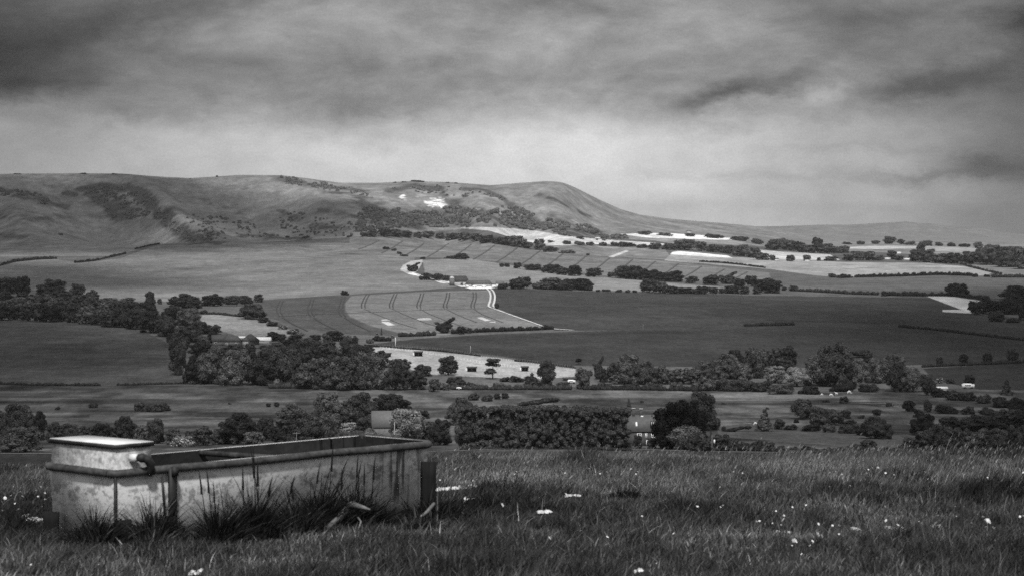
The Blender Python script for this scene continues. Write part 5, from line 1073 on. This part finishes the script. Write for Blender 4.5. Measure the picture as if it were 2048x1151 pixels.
tag(b.obj('branch', m_drift, None, True, tuple(P0)), "bleached forked branch lying in grass against the trough", 'branch')
b = MB(); P1 = wpt(868, 1008, 13.6)
b.tube([wpt(*q)-P1 for q in [(868, 1006, 13.6), (855, 1022, 13.5), (842, 1032, 13.4)]], [.010, .011, .006], 8)
tag(b.obj('branch', m_drift, None, True, tuple(P1)), "short bleached stick leaning at the foot of the right wooden post", 'branch')
# ------------------------------------------------------------------ hilltop grass, flowers, stones
STONES = [(940, 1001, 30, 14), (917, 1027, 26, 12), (1148, 990, 30, 5), (1132, 991, 6, 6), (1008, 1010, 14, 5), (1090, 1022, 34, 8), (1160, 1062, 14, 6), (1276, 1140, 20, 7), (1560, 1063, 44, 6), (1716, 1059, 38, 9), (1790, 1056, 42, 8), (1872, 1052, 24, 10), (1588, 1082, 14, 8), (1640, 1070, 10, 12), (68, 1041, 44, 14), (50, 1030, 20, 5), (385, 1145, 30, 6), (1980, 1054, 20, 5), (402, 1140, 12, 4), (1975, 1042, 14, 14)]
CHALK = [(868+i*6.5, 982-i*.5+1.0*math.sin(i*2.1), 10, 5) for i in range(16)]
stone_xy = [tuple(near(u, v+h*.3)[:2]) for (u, v, w_, h) in STONES+CHALK]; stone_r = [w_*.5*13/F for (u, v, w_, h) in STONES+CHALK]
# trough footprint in world coordinates, grown a little: no blades inside
ca, sa = math.cos(ang), math.sin(ang)
def trough_local(x, y):
    dx, dy = x+2.133, y-12.41; return dx*ca+dy*sa, -dx*sa+dy*ca
def grass_material(name, alb, tr=.3):
    m_ = bpy.data.materials.new(name); m_.use_nodes = True; t = NT(m_.node_tree)
    a = t.node('ShaderNodeAttribute', attribute_name='alb'); f = t.m('MULTIPLY', a.outputs['Fac'], alb)
    c = t.node('ShaderNodeCombineColor')
    for i in range(3): t.link(f, c.inputs[i])
    b = t.node('ShaderNodeBsdfPrincipled'); t.link(c.outputs[0], b.inputs[0]); b.inputs['Roughness'].default_value = .6; b.inputs['Specular IOR Level'].default_value = .2
    q = t.node('ShaderNodeBsdfTranslucent'); t.link(c.outputs[0], q.inputs[0]); mm = t.node('ShaderNodeMixShader'); mm.inputs[0].default_value = tr
    t.link(b.outputs[0], mm.inputs[1]); t.link(q.outputs[0], mm.inputs[2]); o = t.node('ShaderNodeOutputMaterial'); t.link(mm.outputs[0], o.inputs[0]); return m_
def blades(x, y, z, h, w_, lean_x, lean_y, tone_, seg=3, curl=None, rg=rng):
    """curved tapering blades; returns verts, quads, per-vertex tone"""
    n = len(x); t = np.linspace(0, 1, seg+1)[None, :]
    cx = x[:, None]+lean_x[:, None]*h[:, None]*t**1.7; cy = y[:, None]+lean_y[:, None]*h[:, None]*t**1.7
    L = np.sqrt(lean_x**2+lean_y**2)[:, None]; cz = z[:, None]+h[:, None]*t*(1-.22*np.minimum(L, 1.5)*t)
    fa = rg.uniform(-.7, .7, n)[:, None]; ww = w_[:, None]*(1-t**1.6*.92)/2
    a = np.stack([cx-ww*np.cos(fa), cy-ww*np.sin(fa), cz], -1); b = np.stack([cx+ww*np.cos(fa), cy+ww*np.sin(fa), cz], -1)
    V_ = np.stack([a, b], 2).reshape(n, -1, 3)         # per blade: (seg+1)*2 verts
    k = (seg+1)*2; base = np.arange(n)[:, None]*k
    q = np.concatenate([base+np.array([[2*i, 2*i+1, 2*i+3, 2*i+2]]) for i in range(seg)], 0).reshape(-1, 4)
    tn = np.repeat(tone_[:, None], k, 1)*np.repeat(np.linspace(.92, 1.12, seg+1), 2)[None, :]
    return V_.reshape(-1, 3), q, tn.ravel()
def grass_object(name, parts, material, label, cat, kind=None, group=None, loc=None):
    vs, qs, ts, n = [], [], [], 0
    for V_, q, t in parts: vs.append(V_); qs.append(q+n); ts.append(t); n += len(V_)
    V_ = np.concatenate(vs)
    if loc is not None: V_ = V_-np.array(loc)
    me = mesh_from(name, V_, np.concatenate(qs), None, [material]); a = me.attributes.new('alb', 'FLOAT', 'POINT'); a.data.foreach_set('value', np.concatenate(ts).astype(np.float32))
    return tag(link(name, me, None, loc), label, cat, group, kind)
def spots(n, dmin, dmax, rg, side=.255):
    d = np.sqrt(rg.uniform(dmin**2, dmax**2, n)); x = rg.uniform(-1, 1, n)*(d*side+3.6); return x, d
rg = np.random.default_rng(12)
m_grass = grass_material("meadow_grass", 1.0)
NB = 520000
x, y = spots(NB, 10.0, 21.5, rg)
lx, ly = trough_local(x, y)
keep = ~((lx > -.01) & (lx < TL+.01) & (ly > -.01) & (ly < TW_+.01))
cl = fbm(x/.55, y/.9, 3, 61); cl2 = fbm(x/.16, y/.30, 3, 62); big = fbm(x/2.2, y/1.6, 3, 63)
hh = .028+.055*np.clip((cl-.40)*3.2, 0, 1.6)+.045*np.clip((cl2-.45)*3, 0, 1)
hh = hh*np.interp(y, [10, 13, 15.5, 17, 20], [1.0, .95, 1.05, 1.0, .8])*rg.uniform(.6, 1.35, NB)
for (sx, sy), sr in zip(stone_xy, stone_r):
    dd = ((x-sx)/(sr+.03))**2; m_ = (dd < 1) & (y < sy+.05) & (y > sy-.45); hh[m_] *= .28
    keep &= ~((dd < .8) & (abs(y-sy) < .05))
x, y, hh, cl, cl2, big = [a[keep] for a in (x, y, hh, cl, cl2, big)]; n = len(x)
z = ground_z(x, y)-.004
tn = .052*np.interp(cl, [.3, .5, .7], [1.7, 1.0, .5])*np.interp(big, [.3, .5, .7], [.5, 1, 1.7])*np.interp(cl2, [.3, .5, .7], [1.5, 1, .6])*np.exp(rg.normal(size=n)*.5)
tn = np.where(rg.random(n) < .10, tn*2.6, tn)         # dry straw among the green
tn *= np.interp(y, [10, 14, 16, 18, 20], [1.1, .85, 1.2, 1.9, 1.7])
tn *= np.interp(x/y, [-.24, -.16, .05, .14, .26], [.7, .75, 1.25, 1.0, .7])
nc = 44000; xc, yc = spots(nc, 10.2, 17.5, rg); cc = fbm(xc/.30, yc/.45, 3, 88); lx, ly = trough_local(xc, yc)
kc = (cc > .50) & ~((lx > -.02) & (lx < TL+.02) & (ly > -.1) & (ly < TW_+.02)); 
for (sx, sy), sr in zip(stone_xy, stone_r): kc &= ~((abs(xc-sx) < sr+.06) & (yc < sy+.08) & (yc > sy-.6))
xc, yc = xc[kc], yc[kc]; nc = len(xc)
rough = blades(xc, yc, ground_z(xc, yc)-.004, rg.uniform(.045, .105, nc), rg.uniform(.003, .0075, nc), rg.normal(.3, .5, nc), rg.normal(0, .45, nc), .060*np.exp(rg.normal(size=nc)*.75), 4, None, rg)
P_ = [rough, blades(x, y, z, hh, rg.uniform(.0035, .0075, n), rg.normal(.18, .5, n), rg.normal(0, .45, n), np.clip(tn, .004, .4), 3, None, rg)]
nf = 90000; xf, yf = spots(nf, 21.3, 48, rg)
P_.append(blades(xf, yf, ground_z(xf, yf)-.01, rg.uniform(.05, .14, nf), rg.uniform(.010, .022, nf), rg.normal(.3, .4, nf), rg.normal(0, .4, nf), .05*np.exp(rg.normal(size=nf)*.6), 3, None, rg))
grass_object('grass', P_, m_grass, "short rough downland grass covering the hilltop", 'grass', 'stuff')
# tall bents leaning in the wind along the brow
rg = np.random.default_rng(13); n = 25000
x, y = spots(n, 15.2, 21.0, rg); u_ = CU+F*x/y
lx, ly = trough_local(x, y); k_ = (fbm(x/.5, y/.6, 3, 71) > .40) & ((u_ > 840) | (y > 17)) & (rg.random(n) < np.interp(u_, [0, 860, 950, 2048], [.25, .3, 1, 1])); x, y, u_ = x[k_], y[k_], u_[k_]; n = len(x)
hh = rg.uniform(.05, .15, n)*np.interp(y, [15, 17, 19, 21], [.8, 1.0, .8, .6])*np.interp(u_, [0, 800, 1600, 2048], [.6, .8, 1.0, 1.3])*np.where(rg.random(n) < .06, 1.7, 1); z = ground_z(x, y)
ln = rg.normal(.40, .16, n); ly_ = rg.normal(0, .15, n); tn = .13*np.exp(rg.normal(size=n)*.55)
P_ = [blades(x, y, z, hh, rg.uniform(.0022, .0038, n), ln, ly_, tn, 4, None, rg)]
# seed heads at the tips
hd = rg.random(n) < .35; xh, yh, zh, hh_, ln_, l2 = [a[hd] for a in (x, y, z, hh, ln, ly_)]; m_ = len(xh)
tx = xh+ln_*hh_; ty = yh+l2*hh_; L = np.minimum(np.sqrt(ln_**2+l2**2), 1.5); tz = zh+hh_*(1-.22*L)
hv = rg.uniform(.016, .036, m_)
P_.append(blades(tx-.004, ty, tz-.004, hv, rg.uniform(.005, .010, m_), ln_*1.5, l2, .17*np.exp(rg.normal(size=m_)*.45), 3, None, rg))
P_G = P_
grass_object('tall_grass', P_, m_grass, "tall flowering grass leaning right along the brow of the hill", 'grass', 'stuff')
# dark tussocks and weeds round the trough
def tussock(u, v, wpx, hpx, n, label, tone_=.022, spike=0, seed=0):
    rg = np.random.default_rng(int(u*3+v)+seed); p = near(u, v); k = p[1]/F; W = wpx*k/2
    x = p[0]+rg.normal(size=n)*W*.42; y = p[1]+rg.normal(size=n)*W*.22
    lx, ly = trough_local(x, y); inside_ = (lx > -.02) & (lx < TL+.02) & (ly > -.03) & (ly < TW_+.05)
    # pull blades in front of the trough wall
    sh = np.where(inside_, ly+.05, 0); x = x+sa*sh; y = y-ca*sh
    z = ground_z(x, y)-.005; c_ = np.clip((x-p[0])/W, -1, 1)
    h = hpx*k*rg.uniform(.3, 1.0, n)*(1-.45*abs(c_)); le = c_*.7+rg.normal(.15, .35, n)
    tn = tone_*1.3*np.exp(rg.normal(size=n)*.6)*np.where(rg.random(n) < .08, 5, 1)
    h *= np.where(rg.random(n) < .12, 1.5, .9)
    pr = [blades(x, y, z, h, rg.uniform(.005, .011, n), le, rg.normal(-.25, .2, n), tn, 4, None, rg)]
    if spike:
        xs = p[0]+rg.uniform(-.6, .6, spike)*W; ys = np.full(spike, p[1])-.02; zs = ground_z(xs, ys); hs = hpx*k*rg.uniform(1.1, 1.7, spike); l_ = rg.normal(.02, .12, spike)
        pr.append(blades(xs, ys, zs, hs, np.full(spike, .010), l_, rg.normal(0, .05, spike), np.full(spike, .012), 4, None, rg))
        pr.append(blades(xs+l_*hs*.65, ys, zs+hs*.70, hs*.36, rg.uniform(.011, .015, spike), l_*1.2, np.zeros(spike), np.full(spike, .012), 4, None, rg))
    return grass_object('grass_tussock', pr, m_grass, label, 'tussock', None, "dark grass tussocks round the trough", tuple(p))
tussock(192, 1096, 120, 80, 1500, "dark tussock before the tank face of the trough", .018)
tussock(312, 1088, 100, 90, 1300, "dark tussock below the iron strap on the trough", .020)
tussock(300, 1106, 140, 50, 1000, "low tangled tussock in front of the trough's near corner", .026)
tussock(440, 1092, 90, 100, 1000, "spiky dark tussock left of the trough's middle", .014, 3)
tussock(505, 1080, 100, 110, 1300, "tall spiky dark tussock at the trough's middle", .013, 5)
tussock(590, 1068, 110, 80, 1300, "dark tussock left of the bleached branch", .014, 3)
tussock(642, 1062, 90, 110, 1100, "dark tussock with tall spikes behind the bleached branch", .013, 3)
tussock(712, 1056, 110, 92, 1500, "largest dark tussock, right of the bleached branch", .012, 5)
tussock(768, 1052, 80, 44, 800, "dark tussock below the streaked right part of trough", .016)
tussock(870, 1040, 150, 60, 1500, "broad dark tussock at the foot of the right wooden post", .016)
tussock(840, 1062, 110, 34, 900, "low dark tussock in front of the right wooden post", .020)
tussock(42, 1072, 80, 40, 700, "low dark tussock left of the trough's short post", .018)
tussock(960, 1010, 120, 26, 900, "low dark tussock right of the white stone", .018)
tussock(1250, 1002, 90, 34, 900, "dark tussock in the open grass right of the middle", .014)
# grass bent over the near corner of the trough
rgx = np.random.default_rng(5)
# flowers
m_petal = mat("white_petals", .85, var=.05, scale=30, rough=.7, transl=.2); m_eye = mat("flower_eye", .28, var=.2, scale=30); m_stem = mat("flower_stem", .05, var=.3, scale=10)
def flower_mesh(n, seed):
    rg = np.random.default_rng(seed); b = MB()
    for i in range(n):
        a = 6.283*i/n+rg.uniform(-.1, .1); c_, s_ = math.cos(a), math.sin(a); w2 = 2.6/n
        b.add([(.15*c_, .15*s_, .12), (.6*c_-w2*s_, .6*s_+w2*c_, .20), (1.0*c_, 1.0*s_, .10), (.6*c_+w2*s_, .6*s_-w2*c_, .20)], [[0, 3, 2, 1]])
    b.blob((0, 0, .10), (.55, .55, .22), 9, 6); return b.mesh('flower_head', m_petal)
FM = [flower_mesh(n, i) for i, n in enumerate((11, 13, 9))]
stem = MB().tube([(0, 0, -1), (.02, 0, -.5), (0, 0, 0)], [.03, .03, .03], 5).mesh('stem', m_stem)
FL = [(5, 1020, 4), (22, 990, 5), (10, 995, 7), (28, 985, 4), (45, 992, 8), (41, 982, 4), (82, 973, 4), (72, 980, 4), (90, 985, 4), (76, 992, 4), (90, 998, 5), (30, 1006, 4), (84, 1012, 4), (36, 1018, 8), (3, 983, 3), (27, 972, 4), (100, 1113, 5), (62, 1128, 4), (124, 1123, 5), (197, 1128, 4), (332, 1131, 5),
      (960, 949, 3), (880, 959, 3), (946, 960, 3), (994, 945, 3), (1029, 947, 3), (1033, 942, 3), (1130, 945, 3), (1178, 936, 4), (1191, 943, 3), (1200, 946, 3), (1186, 948, 3), (1214, 943, 4), (1243, 947, 3), (1262, 937, 4), (1275, 942, 4), (1272, 947, 3), (1255, 944, 3), (1434, 946, 3), (1467, 942, 3), (1485, 945, 3),
      (1132, 987, 4), (1099, 1075, 9), (1215, 1073, 7), (1347, 1066, 5), (1284, 1031, 4), (1313, 1126, 5), (1343, 982, 3), (1387, 982, 5), (1395, 1012, 6), (1446, 1010, 6), (1441, 1013, 4), (1660, 944, 5), (1671, 942, 4), (1684, 948, 5), (1733, 945, 4), (1756, 935, 7), (1771, 945, 5), (1788, 949, 6), (1737, 938, 3), (1850, 943, 5), (1856, 957, 3), (1975, 954, 3), (2046, 944, 5), (1659, 972, 3), (1440, 973, 3),
      (1513, 1042, 6), (1519, 1041, 5), (1567, 1038, 8), (1568, 1030, 5), (1562, 1049, 5), (1552, 1021, 4), (1612, 1009, 4), (1636, 1006, 3), (1637, 1047, 6), (1665, 1050, 5), (1678, 1050, 6), (1770, 1012, 5), (1772, 1040, 6), (1796, 1049, 7), (1876, 1030, 6), (1913, 1032, 5), (1966, 1033, 7), (1976, 1041, 12), (1585, 1013, 4), (1625, 1081, 6), (1627, 1083, 5), (1620, 1090, 5), (1603, 1107, 5), (1678, 1067, 4), (1695, 1098, 4), (1928, 1012, 4), (1943, 1045, 4), (1838, 1042, 4), (1870, 1045, 4), (2040, 1032, 5), (2047, 1031, 6), (1990, 1080, 4), (1910, 1012, 4), (1584, 1090, 4), (1530, 1047, 4), (1545, 1045, 3), (1700, 970, 3), (1800, 1010, 3)]
for i, (u, v, s_) in enumerate(FL):
    hgt = .075 if v > 960 else .11
    p = near(u, min(1150, v+hgt*F/13)); top = np.array([(u-CU)/F*p[1], p[1], -(v-HOR)/F*p[1]]); k = p[1]/F; r = s_*k*.58
    o = empty('daisy', tuple(top)); h = link('flower_head', FM[i % 3], o); h.scale = (r, r, r); rgf = random.Random(i); h.rotation_euler = (rgf.uniform(.5, 1.1), rgf.uniform(-.3, .3), rgf.uniform(0, 6))
    s = link('stem', stem, o); s.scale = (.035, .035, top[2]-p[2]+.01)
    left = u < 400
    if s_ >= 12: lab = "largest white daisy head near the right edge of the grass"
    elif left: lab = "small white daisy in the grass left of or below the trough"
    elif v < 965: lab = "tiny white daisy in the far grass along the hill brow"
    elif u < 1460: lab = "small white daisy in the middle of the foreground grass"
    else: lab = "white daisy in the foreground grass at lower right"
    tag(o, lab, 'flower', {"large": "largest daisy"}.get('') or ("daisies " + lab.split(' daisy ')[-1]) if s_ < 12 else None)
# chalk stones
m_chalkstone = mat("chalk_stone", .62, var=.45, scale=30)
def stone(u, v, wpx, hpx, label, group=None, seed=0):
    rg = np.random.default_rng(int(u)+seed); p = near(u, v+hpx*.3); k = p[1]/F; b = MB(); n = max(1, int(round(wpx/16)))
    for i in range(n+2):
        b.blob((rg.uniform(-.35, .35)*wpx*k, rg.uniform(-.03, .03), hpx*k*.25), (wpx*k*rg.uniform(.12, .26), rg.uniform(.03, .07), hpx*k*rg.uniform(.3, .6)), 9, 7, .16, rg)
    return tag(b.obj('chalk_stone', m_chalkstone, None, False, tuple(p)), label, 'stone', group)
SL = ["largest white chalk stone right of the trough", "white chalk stone just below the largest one beside trough", "flat pale stone in the grass below the tall bents", "tiny white stone left of the flat pale stone", "small pale stone right of the largest chalk stone", "long white stone in the grass right of trough", "small white stone below the long white stone", "white chalk lump at the bottom edge of grass", "leftmost long chalk slab with a dark hollow, lower right grass", "long chalk slab over a dark hollow, second from left", "long chalk slab, third from left in lower right grass", "crossed white chalk splinters in the lower right grass", "small white stone below the leftmost long chalk slab", "upright white stone between the two left chalk slabs", "white chalk patch in grass left of the trough", "small chalk flake above the white patch left of trough", "long pale chalk patch at the bottom edge below trough", "thin white stone below the largest daisy", "small pale flake over the bottom chalk patch", "round white stone touching the largest daisy"]
for s_, lab in zip(STONES, SL): stone(*s_, lab)
CO = []
b = MB(); rgc = np.random.default_rng(8); p0 = near(868, 983)
for (u, v, w_, h) in CHALK:
    for j in range(4):
        p = near(u+rgc.uniform(-4, 4), v+rgc.uniform(-1, 2))-p0; b.blob((p[0], p[1], p[2]+.012), (rgc.uniform(.008, .022), rgc.uniform(.02, .05), rgc.uniform(.006, .016)), 7, 5, .12, rgc)
tag(b.obj('chalk_rubble', m_chalkstone, None, False, tuple(p0)), "strip of white chalk rubble in grass right of the post", 'rubble', None, 'stuff')

# ------------------------------------------------------------------ unseen sun blockers added to shade parts of the valley, and the air
def sun_blocker(target, alt, rx, ry, rz_, seed, label):
    """an unseen flat sun blocker added where the sun's ray to the target passes at that height"""
    rg = np.random.default_rng(seed); t = alt/SD[2]; c_ = np.array(target)+SD*t; b = MB()
    for i in range(46):
        a = rg.uniform(0, 6.28); r = math.sqrt(rg.random())
        b.blob((rx*r*math.cos(a), ry*r*math.sin(a), rg.uniform(-.3, .5)*rz_), (rx*rg.uniform(.16, .34), ry*rg.uniform(.16, .34), rz_*rg.uniform(.5, 1)), 14, 10, .03, rg)
    o = b.obj('sun_blocker', mat("sun_blocker_white", .85, var=.05, scale=.001), None, True, tuple(c_)); return tag(o, label, 'sun_blocker', "added sun blockers over the valley")

sun_blocker((-650, 3050, 40), 1300, 430, 700, 60, 1, "unseen added sun blocker shading the left end of the scarp")
sun_blocker((-300, 780, -45), 1300, 200, 400, 60, 2, "unseen added sun blocker shading the round left meadow")
sun_blocker((430, 1150, -45), 1300, 230, 700, 60, 3, "unseen added sun blocker shading the right edge of the valley")
sun_blocker((-560, 1750, -40), 1300, 280, 500, 60, 4, "unseen added sun blocker shading the left end of the pale slope")
sun_blocker((190, 560, -45), 1300, 90, 170, 60, 5, "small unseen added sun blocker shading the thicket at the right edge")
hb = MB().box((0, 6900, 30), (17000, 14200, 300))
hm = bpy.data.materials.new("haze_air"); hm.use_nodes = True; t = NT(hm.node_tree)
pv = t.node('ShaderNodeVolumePrincipled'); pv.inputs['Color'].default_value = (.5, .5, .5, 1); pv.inputs['Density'].default_value = 5.5e-5; pv.inputs['Anisotropy'].default_value = .2
ho = t.node('ShaderNodeOutputMaterial'); t.link(pv.outputs[0], ho.inputs['Volume'])
tag(hb.obj('haze', hm), kind='stuff')
print("TREES", NTREE, "OBJECTS", len(bpy.data.objects))
